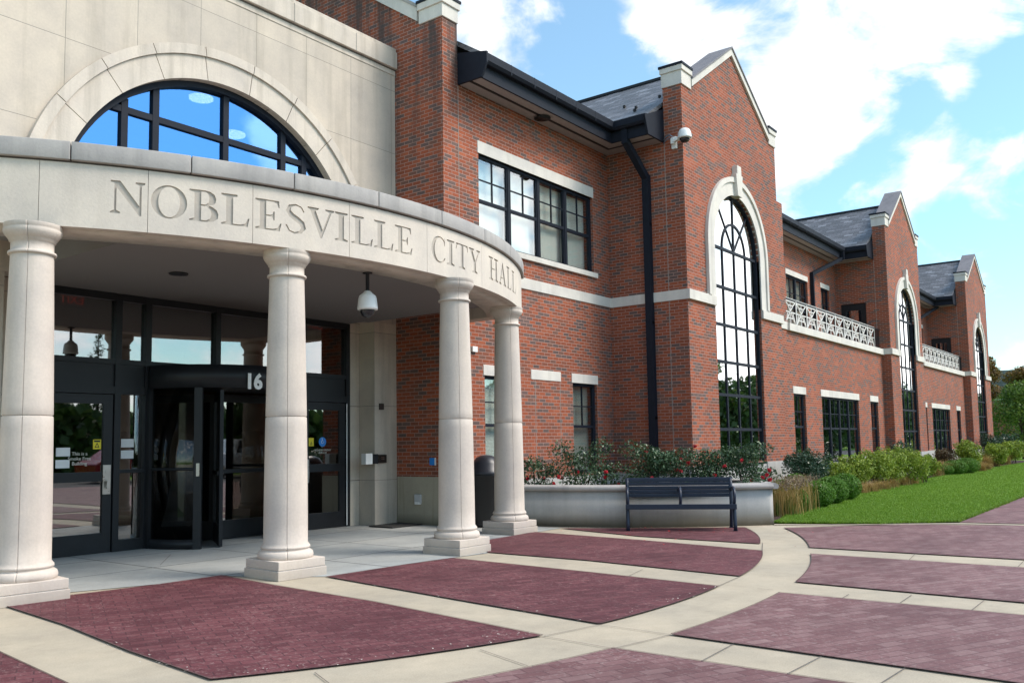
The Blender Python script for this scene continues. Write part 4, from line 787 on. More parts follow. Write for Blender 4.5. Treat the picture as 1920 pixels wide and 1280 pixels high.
card(105, 839, 131, 855, PAPER, 'notice', DL); card(104, 862, 130, 877, PAPER, 'notice', DL)
a, b = card(174.5, 823.5, 189, 841.5, YEL, 'warning_sticker', DL)
part(MB().prism([[(-.035, 0), (.035, 0), (0, .07)], [(-.02, .01), (.02, .01), (0, .05)]], ((a.x+b.x)/2, yg-.0045, b.z+.02), XP, ZP, YP, .001), 'sticker_mark', BLACK, DL)
part(MB().box(a.x+.012, yg-.0045, a.z-.035, b.x-.012, yg-.0035, a.z-.012), 'sticker_mark', BLACK, DL)
GOLD = plain_mat('pale_lettering', (.62, .60, .52), .5)
p = at_y(149, 856, yg); text_mesh('This is a\nSmoke Free\nBuilding', .066, GOLD, 'door_lettering', DL, (p.x, yg-.004, p.z+.02), XP, ZP, 'CENTER', .001)
card(227, 822.5, 250.5, 838, PAPER, 'notice', SF, y0+.066); card(226.5, 844, 250, 859, PAPER, 'notice', SF, y0+.066)
a, b = card(578.5, 820.5, 588, 836, YEL, 'warning_sticker', DR)
part(MB().prism([[(-.025, 0), (.025, 0), (0, .06)], [(-.013, .01), (.013, .01), (0, .04)]], ((a.x+b.x)/2, yg-.0045, b.z+.02), XP, ZP, YP, .001), 'sticker_mark', BLACK, DR)
p = at_y(604.5, 828, yg); ac = MB().prism([circle(p.x, p.z, .082, 0, 2*math.pi*31/32, 31)], (0, yg-.003, 0), XP, ZP, YP, .003); part(ac, 'access_sign', BLUE, DR)
ws = MB(); X, Z = p.x, p.z+.012
ws.prism([circle(X-.008, Z+.045, .009, 0, 2*math.pi*11/12, 11)], (0, yg-.0045, 0), XP, ZP, YP, .001); ws.bar((X-.008, yg-.004, Z+.034), (X-.004, yg-.004, Z), .001, .009, XP)
for q0, q1 in (((-.006, .018), (.018, .018)), ((-.004, 0), (.020, 0)), ((.020, 0), (.030, -.028)), ((.030, -.028), (.040, -.024))): ws.bar((X+q0[0], yg-.004, Z+q0[1]), (X+q1[0], yg-.004, Z+q1[1]), .001, .008, (0, 1, 0.001))
ws.prism([circle(X-.002, Z-.014, .028, rad(120), rad(340), 14)+list(reversed(circle(X-.002, Z-.014, .021, rad(120), rad(340), 14)))], (0, yg-.0046, 0), XP, ZP, YP, .001); part(ws, 'wheelchair_symbol', PAPER, DR)
p = at_y(605, 845, yg); text_mesh('MONDAY-FRIDAY\n8:00-4:30', .046, GOLD, 'door_lettering', DR, (p.x, yg-.004, p.z), XP, ZP, 'CENTER', .001)
# exit signs hanging inside, read from behind
EXITM, en, eb, eo = newmat('exit_sign_red'); eb.inputs['Base Color'].default_value = (.4, .02, .01, 1); eb.inputs['Emission Color'].default_value = (1, .06, .03, 1); eb.inputs['Emission Strength'].default_value = .16
for px, py in ((133, 562), (590, 611)):
    p = at_y(px, py, 12.25); text_mesh('EXIT', .17, EXITM, 'exit_lettering', BLD, (p.x+.19, 12.25, p.z-.05), (-1, 0, 0), ZP, 'LEFT', .002)
    part(MB().box(p.x-.22, 12.27, p.z-.09, p.x+.22, 12.30, p.z+.12), 'exit_sign', DARK)
# revolving door
RD = 1.15; dcy = 11.84; rv = MB().arc((DC, dcy), RD-.08, RD+.03, 2.27, 2.60, rad(-88), rad(88), 48).prism([[(DC+RD*math.sin(rad(t)), dcy-RD*math.cos(rad(t))) for t in range(-88, 89, 8)]], (0, 0, 2.275), XP, YP, ZP, .03)
for t in (-86, -46, 46, 86):
    a = rad(t); X, Y = DC+RD*math.sin(a), dcy-RD*math.cos(a); Mx = Matrix.Translation((X, Y, 0)) @ Matrix.Rotation(a, 4, 'Z'); rv.box(-.055, -.04, 0, .055, .04, 2.27, Mx)
for s in (-1, 1):
    a0, a1 = sorted((s*rad(86), s*rad(46))); rv.arc((DC, dcy), RD-.03, RD+.025, 0, .14, a0, a1, 16); rv.arc((DC, dcy), RD-.02, RD+.015, 1.10, 1.14, a0, a1, 16)
RV = part(rv, 'revolving_door', BLACK)
for s in (-1, 1):
    a0, a1 = sorted((s*rad(84), s*rad(48))); part(MB().arc((DC, dcy), RD-.01, RD, .14, 2.27, a0, a1, 16), 'curved_pane', GLASSC, RV)
wg = MB(); wp = MB()
for k in range(3):
    a = rad(-30+120*k); d = Vector((math.sin(a), -math.cos(a), 0)); Mx = Matrix.Translation((DC, dcy, 0)) @ Matrix.Rotation(a-math.pi/2, 4, 'Z')
    wg.box(.0, -.025, .02, .08, .025, 2.24, Mx).box(1.0, -.025, .02, 1.08, .025, 2.24, Mx).box(.08, -.024, .02, 1.0, .024, .3, Mx).box(.08, -.024, 2.12, 1.0, .024, 2.24, Mx).box(.08, -.05, 1.02, 1.0, -.024, 1.08, Mx)
    wp.box(.07, -.006, .29, 1.01, .006, 2.13, Mx)
part(wg, 'door_wing', BLACK, RV); part(wp, 'wing_pane', GLASSD, RV)
part(MB().box(-.015, -.06, 1.02, .03, -.042, 1.2, Matrix.Translation((DC+RD*math.sin(rad(-46)), dcy-RD*math.cos(rad(-46)), 0)) @ Matrix.Rotation(rad(-46), 4, 'Z')), 'push_plate', STEEL, RV)
p16 = at_y(460, 727, dcy-RD-.04); tx = text_mesh('16', .30, WHITE, 'street_number', RV, (p16.x, dcy-RD-.036, p16.z), XP, ZP, 'LEFT', .004, .012)
# ------------------------------------------------------------------ small fittings on the walls and ceiling
def fit(mb, name, mat, label, cat, bev=.004):
    o = mb.build(name, mat, None, bev); return tag(o, label, cat)
def wb(px0, py0, px1, py1, y, d):
    a, b = at_y(px0, py0, y), at_y(px1, py1, y); return MB().box(min(a.x, b.x), y-d, min(a.z, b.z), max(a.x, b.x), y-.001, max(a.z, b.z))
t = thing('door_push_box', 'white box with a black push face on the stone jamb beside the entrance', 'control box', at_y(684, 860, YS))
o = wb(677, 850, 690, 870, YS, .12).build('housing', WHITE, t, .008); a, b = at_y(690.5, 851, YS), at_y(700, 869, YS); MB().box(a.x, YS-.125, b.z, b.x, YS-.001, a.z).build('push_face', BLACK, t, .006)
t = thing('intercom', 'small bronze keypad intercom on the stone jamb', 'intercom', at_y(714, 860, YS)); wb(707, 852, 722, 867, YS, .045).build('housing', plain_mat('bronze', (.05, .04, .035), .4, .5, .6), t, .005)
a = at_y(714, 859, YS); kb_ = MB()
for i in range(3):
    for j in range(2): kb_.box(a.x-.035+i*.027, YS-.05, a.z-.02+j*.03, a.x-.017+i*.027, YS-.045, a.z+j*.03)
kb_.build('keys', STEEL, t)
fit(wb(710, 756, 718, 768, YS, .03), 'sensor_plate', plain_mat('brown_plate', (.04, .03, .025), .5), 'small dark plate high on the stone jamb above the intercom', 'sensor')
def xb(px0, py0, px1, py1, x, d):
    a, b = at_x(px0, py0, x), at_x(px1, py1, x); return MB().box(x-d, min(a.y, b.y), min(a.z, b.z), x-.001, max(a.y, b.y), max(a.z, b.z))
t = thing('outlet_cover', 'grey weatherproof outlet cover on the stained stone base', 'outlet', at_x(785, 933, XE)); xb(780, 926, 791, 943, XE-.015, .05).build('cover', plain_mat('grey_plastic', (.5, .5, .5), .5), t, .008); xb(782, 940, 790, 945, XE-.015, .07).build('flap', WHITE, t, .004)
t = thing('wall_sign', 'small blue sign on the dark brick just above the stone base', 'sign', at_x(812, 865, XE)); xb(806.5, 858, 817, 871.5, XE, .02).build('plate', BLUE, t, .002); xb(816.3, 857.5, 817.8, 872, XE, .024).build('trim', WHITE, t)
fit(wb(882.5, 649, 892, 660.5, YR, .05), 'access_point', WHITE, 'small white square box on the brick wall between the two right columns', 'box')
fit(MB().box(10.95, 10.75, .012, 11.70, 11.32, .03), 'door_mat', RUBBER, 'flat black mat on the porch floor below the intercom', 'mat')
# dome cameras
p = at(689, 511, ZT); s = .0068
t = thing('dome_camera', 'white dome camera hanging from the portico ceiling on a dark pole', 'security camera', (p.x, p.y, ZT)); zb = ZT
MB().lathe([(0, 0), (.06, 0), (.06, -.015), (.024, -.018), (.024, -.25), (0, -.25)], (p.x, p.y, zb), 24).build('pole', BLACK, t)
MB().lathe([(.03, -.235), (.04, -.24), (.06, -.265), (.105, -.30), (.115, -.33), (.128, -.45), (.128, -.475), (.10, -.48), (0, -.48)], (p.x, p.y, zb), 32).build('housing', WHITE, t)
MB().lathe([(.095, -.475), (.095, -.50), (.075, -.545), (.04, -.57), (0, -.578)], (p.x, p.y, zb), 28).build('dome', SMOKE, t)
l1 = GABLES[0][0]-GABLES[0][1]; q = at_x(1266, 268, l1); 
t = thing('dome_camera', 'white dome camera on a bracket at the corner of the nearest gable', 'security camera', (l1, q.y, q.z)); cxx, cyy, czz = l1-.02, YG-.10, q.z+.05
MB().box(l1-.075, q.y-.06, q.z-.15, l1-.002, q.y+.06, q.z+.12).box(l1-.16, q.y-.04, q.z-.06, l1-.07, q.y+.04, q.z+.06).bar((l1-.12, q.y, q.z), (cxx-.10, cyy, czz+.02), .09, .07).build('bracket', WHITE, t, .01)
cc = (cxx-.13, cyy-.02, czz)
MB().lathe([(0, .17), (.05, .165), (.10, .14), (.135, .08), (.15, -.03), (.155, -.05), (.13, -.06), (0, -.06)], cc, 28).build('housing', WHITE, t)
MB().lathe([(.115, -.055), (.11, -.09), (.08, -.13), (.04, -.15), (0, -.155)], cc, 24).build('dome', SMOKE, t)
cb_ = MB()
for k in (0, .07): cb_.tube([(l1-.02, q.y+.28, q.z+.10-k), (l1-.06, q.y+.18, q.z+.17-k), (l1-.1, q.y+.08, q.z+.17-k), (l1-.14, q.y+.0, q.z+.11-k)], .012, 8)
cb_.build('cable', plain_mat('grey_cable', (.15, .2, .27), .5), t)
# trash can
p = at(905, 986); tx_, ty_ = 12.02, 9.55
t = thing('trash_can', 'black round trash can with a domed lid behind the right columns', 'trash can', (tx_, ty_, 0))
MB().lathe([(0, .02), (.215, .02), (.225, .05), (.275, .86), (.29, .87), (.29, .90), (.26, .90), (0, .88)], (tx_, ty_, 0), 36).build('bin', plain_mat('black_plastic', (.012, .012, .013), .5), t)
MB().lathe([(.30, .90), (.305, .93), (.27, .96), (.24, 1.08), (.17, 1.18), (.08, 1.22), (0, 1.225)], (tx_, ty_, 0), 36).build('lid', plain_mat('lid_plastic', (.02, .022, .03), .4), t)
# ------------------------------------------------------------------ planter, bench
pw = [Vector(q) for q in ((12.36, 9.9, 0), (12.5, 9.1, 0), (12.74, 8.12, 0), (13.11, 7.24, 0), (13.66, 6.46, 0), (14.13, 5.98, 0), (14.58, 5.5, 0))]
def smooth(P, n=6):
    R = []
    for i in range(len(P)-1):
        p0, p1, p2, p3 = P[max(i-1, 0)], P[i], P[i+1], P[min(i+2, len(P)-1)]
        for k in range(n): u = k/n; R.append(.5*((2*p1)+(p2-p0)*u+(2*p0-5*p1+4*p2-p3)*u*u+(3*p1-p0-3*p2+p3)*u**3))
    return R+[P[-1]]
pws = smooth(pw); end = [Vector((15.35, 6.1, 0)), Vector((16.2, 7.2, 0)), Vector((16.9, 8.3, 0))]
t = thing('planter', 'curved pale concrete planter wall with a rounded stone cap full of roses', 'planter', (13.3, 7.2, 0))
def strip(path, o0, o1, z0, z1, mb, prof=None):
    n = len(path); ring = []
    for i, p in enumerate(path):
        d = (path[min(i+1, n-1)]-path[max(i-1, 0)]).normalized(); nr = Vector((d.y, -d.x, 0))     # towards the building side
        pr = prof or [(o0, z0), (o1, z0), (o1, z1), (o0, z1)]; ring.append([p+nr*-a+Vector((0, 0, b)) for a, b in pr])
    m = len(ring[0]); vs = [v for r in ring for v in r]
    for q_ in range(m): mb.add([ring[i][k] for i in range(n) for k in (q_, (q_+1) % m)], [(2*i, 2*i+1, 2*i+3, 2*i+2) for i in range(n-1)], True)
    mb.add(ring[0], [tuple(range(m))]); mb.add(ring[-1], [tuple(reversed(range(m)))]); return mb
strip(pws, 0, .25, 0, .60, MB()).build('wall', CONC, t)
strip([pws[-1]] + end, 0, .25, 0, .60, MB()).build('end_wall', CONC, t)
capp = [(-.05, .60), (.30, .60), (.31, .64), (.28, .69), (-.02, .695), (-.06, .67), (-.07, .635)]
strip([q+(q-Vector((16, 10, 0))).normalized()*0 for q in pws], 0, 0, 0, 0, MB(), capp).build('cap', STONEG, t, .008); strip([pws[-1]+Vector((-.02, -.05, 0))] + end, 0, 0, 0, 0, MB(), capp).build('cap', STONEG, t)
MB().prism([[(q.x+.1, q.y+.06) for q in pws] + [(15.3, 6.2), (16.1, 7.3), (16.8, 8.3), (17.5, 8.3), (17.5, 10.1), (12.5, 10.1)]], (0, 0, .5), XP, YP, (0, 0, -1), .2).build('soil', MULCH, t)
# bench
fl, frr = Vector((12.47, 7.06, 0)), Vector((13.27, 5.62, 0)); ax = (frr-fl).normalized(); mid = (fl+frr)/2; inw = Vector((-ax.y, ax.x, 0)); 
if inw.x < 0: inw = -inw
BM = Matrix(((ax.x, inw.x, 0, mid.x), (ax.y, inw.y, 0, mid.y), (0, 0, 1, .012), (0, 0, 0, 1)))
t = thing('bench', 'navy slatted metal bench with looped arms in front of the planter', 'bench', (mid.x, mid.y, 0)); HL = (frr-fl).length/2
sb = MB(); 
for k in range(7): sb.box(-HL-.02, -.03+k*.062, .385-.004*k, HL+.02, .024+k*.062, .41-.004*k, BM)
sb.box(-HL-.03, -.055, .335, HL+.03, -.031, .415, BM); sb.build('seat', BENCHM, t, .006); bk = MB()
for k in range(5): z = .50+k*.06; y = .43+k*.016; bk.box(-HL-.0, y, z, HL+.0, y+.022, z+.056, BM)
bk.box(-HL-.02, .505, .785, HL+.02, .535, .81, BM); bk.build('backrest', BENCHM, t, .006)
for s in (-1, 1):
    f = MB(); x = s*(HL-.0)
    W = lambda y, z: BM @ Vector((x, y, z))
    f.tube([W(-.03, 0), W(-.022, .10), W(.0, .22), W(.03, .32), W(.05, .39)], .03, 8); f.tube([W(.56, 0), W(.55, .05), W(.50, .20), W(.46, .34), W(.45, .40), W(.46, .5), W(.49, .66), W(.52, .80)], .03, 8)
    f.tube([W(.02, .40), W(-.03, .45), W(-.05, .53), W(-.02, .61), W(.06, .655), W(.2, .66), W(.38, .64), W(.47, .6)], .023, 8); f.tube([W(.03, .38), W(.25, .36), W(.46, .38)], .022, 8)
    for yy in (-.01, .56): f.box(x-.035, yy-.035, 0, x+.035, yy+.035, .012, BM)
    f.build('side_frame', BENCHM, t)
f = MB(); W = lambda y, z: BM @ Vector((.0, y, z)); f.tube([W(.02, .41), W(-.03, .45), W(-.05, .53), W(-.02, .61), W(.06, .655), W(.2, .66), W(.38, .64), W(.47, .6)], .023, 8); f.build('middle_arm', BENCHM, t)
# ------------------------------------------------------------------ planting
ROSE = leaf_mat('rose_leaf', [(.014, .038, .018), (.030, .072, .032), (.06, .11, .045), (.11, .17, .08)], .15, .4)
REDF = leaf_mat('rose_petal', [(.35, .01, .02), (.55, .02, .03), (.60, .05, .08)], .2); BOXL = leaf_mat('boxwood_leaf', [(.045, .12, .008), (.085, .20, .016), (.13, .28, .03)], .25)
HOLLY = leaf_mat('holly_leaf', [(.014, .042, .020), (.030, .072, .032), (.07, .12, .065)], .08, .3); YELG = leaf_mat('spirea_leaf', [(.07, .13, .010), (.16, .24, .02), (.27, .36, .04), (.36, .42, .08)], .3)
TAN = leaf_mat('dry_grass', [(.22, .15, .045), (.40, .27, .09), (.54, .38, .16)], .3); GRN = leaf_mat('green_blade', [(.04, .09, .01), (.07, .13, .02), (.11, .17, .03)], .3)
SEED = leaf_mat('seed_head', [(.12, .08, .05), (.26, .19, .13), (.38, .30, .22)], .1); BARB = leaf_mat('barberry_leaf', [(.05, .025, .012), (.09, .05, .02), (.11, .09, .03)], .2)
BARK = plain_mat('bark', (.09, .065, .05), .9, .2, var=.4, scale=14, bmp=.8)
def bush(name, label, cat, blobs, n, size, mat, group=None, flowers=None, base=None, stems=0, asp=.55, lo=.5, fpts=None):
    c = base or (blobs[0][0], blobs[0][1], 0); t = thing(name, label, cat, c, group)
    quads_obj('foliage', blob_leaves(blobs, n, size, asp, lo), mat, t)
    if stems:
        st = MB()
        for k in range(stems): b = random.choice(blobs); st.tube([(c[0]+random.uniform(-.1, .1), c[1]+random.uniform(-.1, .1), c[2]), ((c[0]+b[0])/2, (c[1]+b[1])/2, (c[2]+b[2])/2+.05), (b[0], b[1], b[2]+b[5]*.5)], [.012, .009, .004], 6)
        st.build('stems', BARK, t)
    if flowers:
        for k in range(flowers):
            b = blobs[k % len(blobs)]; d = Vector((random.uniform(-1, .3), random.uniform(-1, .2), random.uniform(-.4, 1))).normalized(); p = Vector(b[:3])+Vector((d.x*b[3], d.y*b[4], d.z*b[5]))*1.03
            quads_obj('rose_bloom', blob_leaves([(p.x, p.y, p.z, .02, .02, .018)], 14, .04, .9, .3), REDF, t)
        for p in (fpts or []): quads_obj('rose_bloom', blob_leaves([(p.x, p.y, p.z, .026, .026, .022)], 18, .05, .9, .3), REDF, t)
    return t
def rose(px, py0, py1, x, wpx, label, nf, n=1500, spread=1.0, fp=()):
    """rose at the pixel column px, between rows py0 (top) and py1, standing in the planter at world x"""
    top = at_x(px, py0, x); bot = at_x(px, py1, x); m = (top-Vector((0, 0, EYE))).length/FPX; r = wpx*1.2*m/2; zb = .5; h = max(top.z-zb, .2)
    bl = [(top.x+random.uniform(-.6, .6)*r, top.y+random.uniform(-.5, .5)*r, zb+h*f, r*random.uniform(.35, .6), r*random.uniform(.35, .6), h*random.uniform(.18, .28)) for f in (.2, .3, .4, .5, .55, .65, .72, .8, .88, .95)]
    bush('rose_bush', label, 'rose bush', bl, int(n*1.5), .046, ROSE, None, nf//2, (top.x, top.y, .48), 9, .6, .25, [at_x(a, b, x-.25) for a, b in fp])
rose(1005, 862, 905, 13.15, 100, 'low rose bush with red blooms beside the rightmost column', 3, 1100, fp=((989, 897), (1038, 907), (1048, 893)))
rose(1090, 835, 905, 13.6, 100, 'loose open rose bush rising in front of the small ground floor window', 4, 1500, fp=((1053, 896),))
rose(1140, 872, 905, 13.9, 70, 'sparse rose bush with pink buds left of the bench back', 2, 600, fp=((1136, 884), (1134, 894)))
rose(1205, 838, 905, 14.3, 110, 'rose bush growing around the foot of the black downspout', 3, 2000, fp=((1223, 896), (1211, 846)))
rose(1275, 850, 905, 14.7, 110, 'dark rose bush with red blooms behind the middle of the bench', 5, 1900, fp=((1276, 861), (1290, 867), (1268, 880), (1276, 882)))
rose(1335, 850, 905, 15.0, 90, 'rose bush with two tall red blooms before the gable corner', 3, 1500, fp=((1303, 836), (1320, 847), (1358, 873), (1340, 890)))
rose(1395, 838, 905, 15.2, 110, 'dense pale green rose bush at the planter end', 4, 2600, fp=((1391, 863), (1409, 900), (1430, 895), (1444, 899), (1437, 890), (1443, 881)))
def boxw(px, py, x, wpx, hz, label):
    p = at_x(px, py, x); m = (p-Vector((0, 0, EYE))).length/FPX; r = (wpx+8)*m/2
    Q = blob_leaves([(p.x, p.y, hz*.52, r, r, hz*.5)], 5200, .030, .5, .86, .1); tag(quads_obj('boxwood', np.concatenate([Q, blob_leaves([(p.x, p.y, hz*.5, r*.8, r*.8, hz*.45)], 900, .08, .8, .7)]), BOXL), label, 'boxwood', 'clipped boxwood balls in the planting bed')
boxw(1530, 925, 18.5, 58, .56, 'nearest clipped boxwood ball behind the seed-headed grass'); boxw(1557, 920, 19.6, 54, .60, 'middle clipped boxwood ball of the row beside the lawn'); boxw(1584, 915, 21.0, 48, .62, 'rightmost clipped boxwood ball of the near row beside the lawn')
boxw(1483, 912, 17.2, 52, .50, 'low boxwood ball just above the seed-headed grass'); boxw(1465, 905, 17.8, 50, .60, 'boxwood ball close to the planter end'); boxw(1492, 900, 19.5, 46, .66, 'boxwood ball below the dark holly bush')
boxw(1790, 870, 37.2, 34, .55, 'far boxwood ball left of its twin before the second bay'); boxw(1812, 866, 38.3, 34, .62, 'far boxwood ball right of its twin before the second bay'); boxw(1765, 868, 36.5, 30, .42, 'small far boxwood below the brown barberry')
def gtuft(name, label, pts, h, wd, mats, n, lean, curl, seeds=0):
    t = thing(name, label, 'grass clump', (*pts[0][:2], .02)); P = np.array([pts[k] for k in RNG.integers(0, len(pts), n)], float); P[:, :2] += RNG.normal(size=(n, 2))*.11; P[:, 2] = .02
    k = int(n*.5); quads_obj('blades', blades(k, P[:k], h, wd, lean, curl), mats[0], t); quads_obj('green_blades', blades(n-k, P[k:], h*.62, wd, lean, curl), mats[1], t)
    if seeds:
        B = [(p[0]+random.gauss(0, .16), p[1]+random.gauss(0, .14), h*random.uniform(.86, 1.08), .02, .02, .05) for p in pts for _ in range(seeds)]; quads_obj('seed_heads', blob_leaves(B, len(B)*7, .028, .6, .2), SEED, t)
    return t
base = [at(a, b) for a, b in ((1468, 968), (1480, 966), (1494, 962), (1508, 957), (1476, 955), (1496, 950), (1515, 950))]
gtuft('feather_grass', 'tall upright golden grass with brown seed heads beside the planter end', [(p.x, p.y, 0) for p in base], .60, .010, (TAN, GRN), 2300, .26, .2, 60)
def tuft(pxs, label, h): 
    b = [at(*q) for q in pxs]; gtuft('fountain_grass', label, [(p.x, p.y, 0) for p in b], h, .011, (TAN, TAN), 2400, .9, .5)
tuft(((1612, 926), (1630, 923), (1650, 919), (1670, 915), (1690, 911), (1706, 908)), 'tan drooping grass at the lawn edge below the yellow-green shrubs', .30)
tuft(((1752, 893), (1765, 891), (1778, 889), (1792, 886), (1805, 883)), 'upright straw-coloured grass further along the bed', .56)
tuft(((1848, 877), (1865, 874), (1882, 871)), 'far straw-coloured grass near the end of the bed', .6)
tuft(((1835, 884), (1845, 881)), 'low tan grass between the far boxwoods and the lawn', .34)
def shrub(px, py, x, wpx, z1, label, mat, n=3000, size=.06, name='shrub', z0=.1):
    p = at_x(px, py, x); m = (p-Vector((0, 0, EYE))).length/FPX; r = wpx*1.3*m/2; z1 += .22; h = z1-z0; n = int(n*2.2)
    bl = [(p.x+random.uniform(-.45, .45)*r, p.y+random.uniform(-.4, .4)*r*.8, z0+h*f, r*random.uniform(.4, .6), r*random.uniform(.35, .5), h*random.uniform(.2, .32)) for f in (.28, .35, .42, .5, .55, .6, .66, .72, .74, .7)]
    for q_ in range(16):
        a_ = random.uniform(0, 6.28); e_ = random.uniform(-.1, 1.2); sr = r*random.uniform(.10, .2); bl.append((p.x+math.cos(a_)*math.cos(e_)*r*.95, p.y+math.sin(a_)*math.cos(e_)*r*.75, z0+h*(.5+.5*math.sin(e_)), sr, sr, sr*random.uniform(.8, 1.6)))
    bush(name, label, 'shrub', bl, n, size, mat, None, None, (p.x, p.y, .02), 6, .5, .25)
shrub(1517, 880, 22.3, 84, .95, 'dark glossy holly bush against the brick between gable and narrow window', HOLLY, 3600, .055, 'holly_bush')
for q_ in ((1566, 886, 24.3, 58, .62, 'yellow-green shrub next to the holly bush, first of the hedge'), (1600, 884, 25.3, 66, .70, 'yellow-green shrub under the left half of the wide ground floor window'), (1638, 882, 26.2, 76, .86, 'tallest yellow-green shrub, under the right half of the wide ground floor window'), (1672, 880, 27.4, 70, .84, 'yellow-green shrub below the narrow window beside the second gable'),
           (1704, 879, 28.6, 62, .82, 'yellow-green shrub at the left foot of the second gable'), (1732, 878, 30.0, 46, .66, 'small yellow-green shrub right of the second tall window')): shrub(*q_, YELG, 2600, .06)
shrub(1690, 862, 31.5, 46, 1.05, 'dark green shrub below the second tall arched window', HOLLY, 1400, .07)
shrub(1772, 858, 39.2, 38, .75, 'brown-red barberry shrub before the second bay', BARB, 1500, .07, 'barberry'); shrub(1815, 848, 42.0, 46, 1.05, 'bright yellow-green shrub before the far wide window', YELG, 2200, .08); shrub(1868, 855, 47.0, 48, .95, 'yellow-green shrub near the third gable', YELG, 2200, .09); shrub(1900, 850, 52, 40, 1.0, 'last yellow-green shrub at the far end of the bed', YELG, 1800, .09)
shrub(1858, 838, 50.0, 40, 1.3, 'dark juniper at the foot of the third gable', HOLLY, 1600, .09, 'juniper'); shrub(1888, 838, 55.0, 44, 1.35, 'dark juniper past the third gable', HOLLY, 1600, .09, 'juniper')
# ------------------------------------------------------------------ trees
GREENS = [leaf_mat('maple_leaf', [(.035, .075, .010), (.07, .14, .016), (.13, .21, .03), (.20, .27, .05)], .35), leaf_mat('dark_leaf', [(.012, .03, .008), (.025, .055, .012), (.05, .09, .02)], .2), leaf_mat('autumn_leaf', [(.06, .05, .01), (.14, .08, .015), (.20, .10, .02), (.10, .13, .02)], .3)]
def tree(name, label, x, y, h, r, mat, n=5000, size=.22, z0=.25, group=None):
    t = thing(name, label, 'tree', (x, y, 0), group); tr = MB(); tr.tube([(x, y, -.05), (x+.05*r, y, h*.3), (x-.04*r, y+.05*r, h*.62), (x, y, h*.86)], [h*.024, h*.019, h*.012, h*.004], 8); bl = []
    for k in range(13):
        a = random.uniform(0, 6.28); f = random.uniform(z0+.1, .92); rr = r*math.sin(math.pi*min(1, max(.12, (f-z0+.15)/(1.12-z0))))*.8; p = (x+math.cos(a)*rr*.62, y+math.sin(a)*rr*.62, h*f)
        tr.tube([(x, y, h*(f*.62)), ((x+p[0])/2, (y+p[1])/2, h*(f*.86)), p], [h*.009, h*.006, h*.002], 6); s = r*random.uniform(.32, .5); bl.append((*p, s, s, s*.72))
    tr.build('trunk', BARK, t); quads_obj('crown', blob_leaves(bl, n, size, .6, .35), mat, t); return t
def conifer(label, x, y, h, r, group=None):
    t = thing('conifer', label, 'tree', (x, y, 0), group); MB().tube([(x, y, 0), (x, y, h*.9)], [h*.018, h*.004], 8).build('trunk', BARK, t)
    bl = [(x+random.uniform(-.15, .15)*r, y+random.uniform(-.15, .15)*r, h*(.12+.84*k/16), r*(1-k/17)*random.uniform(.8, 1.1), r*(1-k/17)*random.uniform(.8, 1.1), h*.05) for k in range(17)]; quads_obj('crown', blob_leaves(bl, 2600, .3, .3, .3, -.2), GREENS[1], t)
tree('street_tree', 'bushy green street tree at the far right end of the path', 66, 8.3, 4.6, 2.7, GREENS[0], 8000, .15, .12); tree('street_tree', 'yellowish green tree behind the nearer street tree on the right', 78, 8.6, 5.4, 3.0, GREENS[0], 6000, .2, .12)
tree('autumn_tree', 'tree with rusty autumn leaves rising behind the third gable', 80, 12.3, 8.0, 1.8, GREENS[2], 5200, .2, .25); tree('autumn_tree', 'smaller rusty tree at the right edge before the far house', 92, 11.4, 8.2, 2.0, GREENS[2], 2600, .22, .4)
# distant house past the trees
t = thing('far_house', 'distant brick house with white trim and grey roof behind the trees', 'house', (108, 15, 0))
MB().box(101, 10, 0, 118, 19, 5.4).build('wall', BRICK, t); MB().prism([[(9.6, 5.3), (19.4, 5.3), (17, 8.0), (12, 8.0)]], (100.6, 0, 0), YP, ZP, XP, 18).build('roof', SLATE, t); MB().box(100.9, 12.2, 3.0, 101, 13.2, 4.8).box(100.9, 15.6, 3.0, 101, 16.6, 4.8).box(100.8, 9.9, 5.1, 101, 19.1, 5.4).build('trim', WHITE, t)
for y in (12.35, 15.75): MB().box(100.86, y, 3.15, 100.9, y+.7, 4.65).build('window', BLACK, t)
# the other side of the street, seen in the window reflections
k = 0
labs = ['broad green tree across the street opposite the porch', 'broad green tree across the street opposite the planter', 'broad green tree across the street opposite the first gable', 'broad green tree across the street opposite the first bay', 'broad green tree across the street opposite the second gable', 'broad green tree across the street opposite the second bay', 'broad green tree across the street opposite the third gable', 'broad green tree far along the opposite kerb', 'last broad green tree along the opposite kerb']
labs = ['broad green tree across the street opposite the second gable', 'broad green tree across the street opposite the second bay', 'broad green tree across the street opposite the third gable', 'tall green tree far along the opposite kerb', 'broad green tree across the street opposite the porch']
for x, y, h, r in ((62, -25, 9.5, 4.6), (78, -25, 11, 5), (92, -25, 11, 5), (128, -25, 12.5, 6), (2, -27, 6.5, 3.2)):
    tree('opposite_tree', labs[k], x, y, h, r, GREENS[k % 2], 4200, .42, .12, 'trees across the street'); k += 1
for i, (x, y, h) in enumerate(((22, -26, 8.3), (27, -27, 9.2), (15, -28, 7.2))): conifer(('dark conifer across the street opposite the entrance', 'tallest dark conifer across the street', 'smaller dark conifer across the street, leftmost')[i], x, y, h, 1.5, 'conifers across the street')
n_ = 60000; bx = RNG.random(n_)*330-60; hb = np.interp(bx, [-60, 35, 80, 160, 270], [4.4, 4.6, 9.0, 11, 13])*(.82+.12*np.sin(bx*.9)+.1*np.sin(bx*.37+1)); bp = np.stack([bx, -22-3.5*RNG.random(n_), hb*RNG.random(n_)**.8], 1)
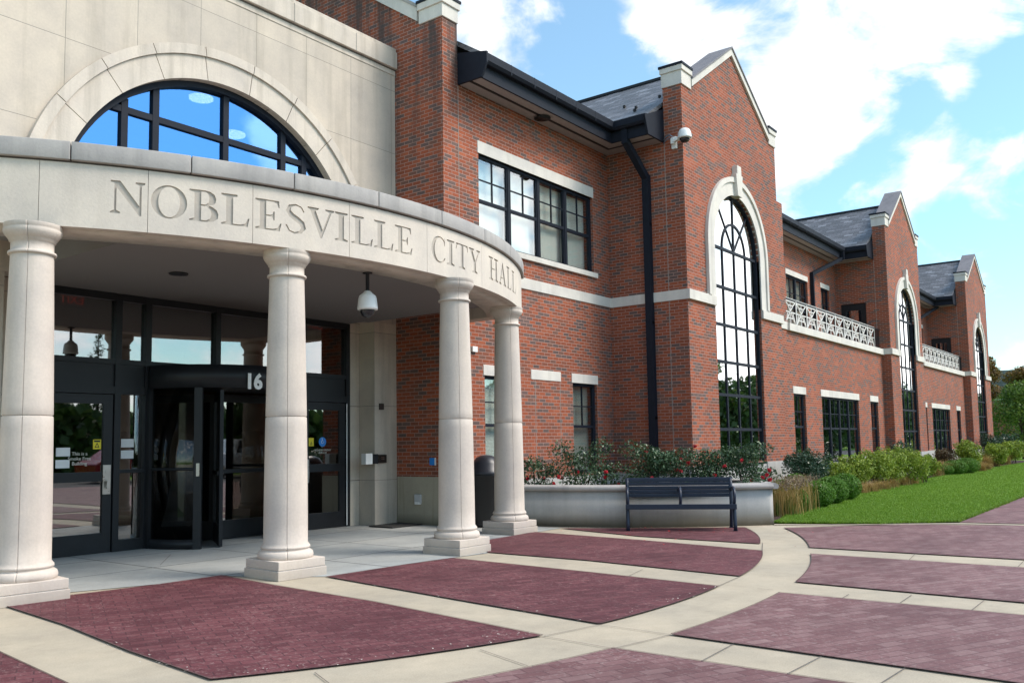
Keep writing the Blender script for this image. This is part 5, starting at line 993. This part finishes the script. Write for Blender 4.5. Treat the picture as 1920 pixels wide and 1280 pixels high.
nb_ = np.tile([0, 1, .4], (n_, 1)); o = quads_obj('tree_belt', leaf_array(n_, .75, bp, nb_, .7), leaf_mat('belt_leaf', [(.025, .055, .012), (.05, .10, .02), (.09, .15, .03)], .2)); o['kind'] = 'stuff'
def vehicle(name, label, x, y, paint, pick):
    t = thing(name, label, 'pickup truck' if pick else 'car', (x, y, 0)); Wd = 1.9
    if pick: body = [(-2.8, .45), (2.75, .45), (2.8, .8), (2.75, 1.1), (1.5, 1.18), (-2.8, 1.15)]; cab = [(-.95, 1.15), (-.75, 1.85), (.55, 1.87), (1.35, 1.16)]; wx = (-1.75, 1.75); wr = .40
    else: body = [(-2.2, .35), (2.2, .35), (2.25, .65), (2.0, .9), (1.1, .95), (-1.9, .98), (-2.25, .8)]; cab = [(-1.8, .96), (-1.1, 1.42), (.2, 1.44), (1.05, .94)]; wx = (-1.35, 1.4); wr = .32
    MB().prism([body], (x, y-Wd/2, 0), XP, ZP, YP, Wd).build('body', paint, t, .06); MB().prism([cab], (x, y-Wd/2+.12, 0), XP, ZP, YP, Wd-.24).build('cab', paint, t, .05)
    c2 = [((a*.86 if abs(a) > .1 else a), b-.07 if b > 1.2 else b+.05) for a, b in cab]; MB().prism([c2], (x, y+Wd/2-.13, 0), XP, ZP, YP, .02).prism([c2], (x, y-Wd/2+.11, 0), XP, ZP, YP, .02).build('side_window', SMOKE, t)
    for a in wx:
        for s in (-1, 1):
            wv_ = MB(); wv_.tube([(x+a, y+s*(Wd/2-.02), wr), (x+a, y+s*(Wd/2-.24), wr)], wr, 24); o = wv_.build('wheel', RUBBER, t); MB().tube([(x+a, y+s*(Wd/2+.0), wr), (x+a, y+s*(Wd/2-.1), wr)], wr*.6, 18).build('rim', STEEL, o)
    for s in (-.65, .65): MB().box(x+body[2][0]-.06, y+s-.15, .72, x+body[2][0]+.03, y+s+.15, .90).build('headlight', PAPER, t)
CARP = plain_mat('white_car_paint', (.75, .75, .75), .25, .6, var=.02); CARR = plain_mat('red_car_paint', (.25, .01, .012), .25, .6, var=.02)
vehicle('pickup_truck', 'white pickup truck parked across the street, reflected in the doors', 27.4, -13.8, CARP, True); vehicle('parked_car', 'dark red car parked across the street, reflected left of the revolving door', 21.8, -14.0, CARR, False); vehicle('parked_car', 'red car parked along the far street opposite the second gable', 66, -14.0, CARR, False)
bpy.context.view_layer.update()
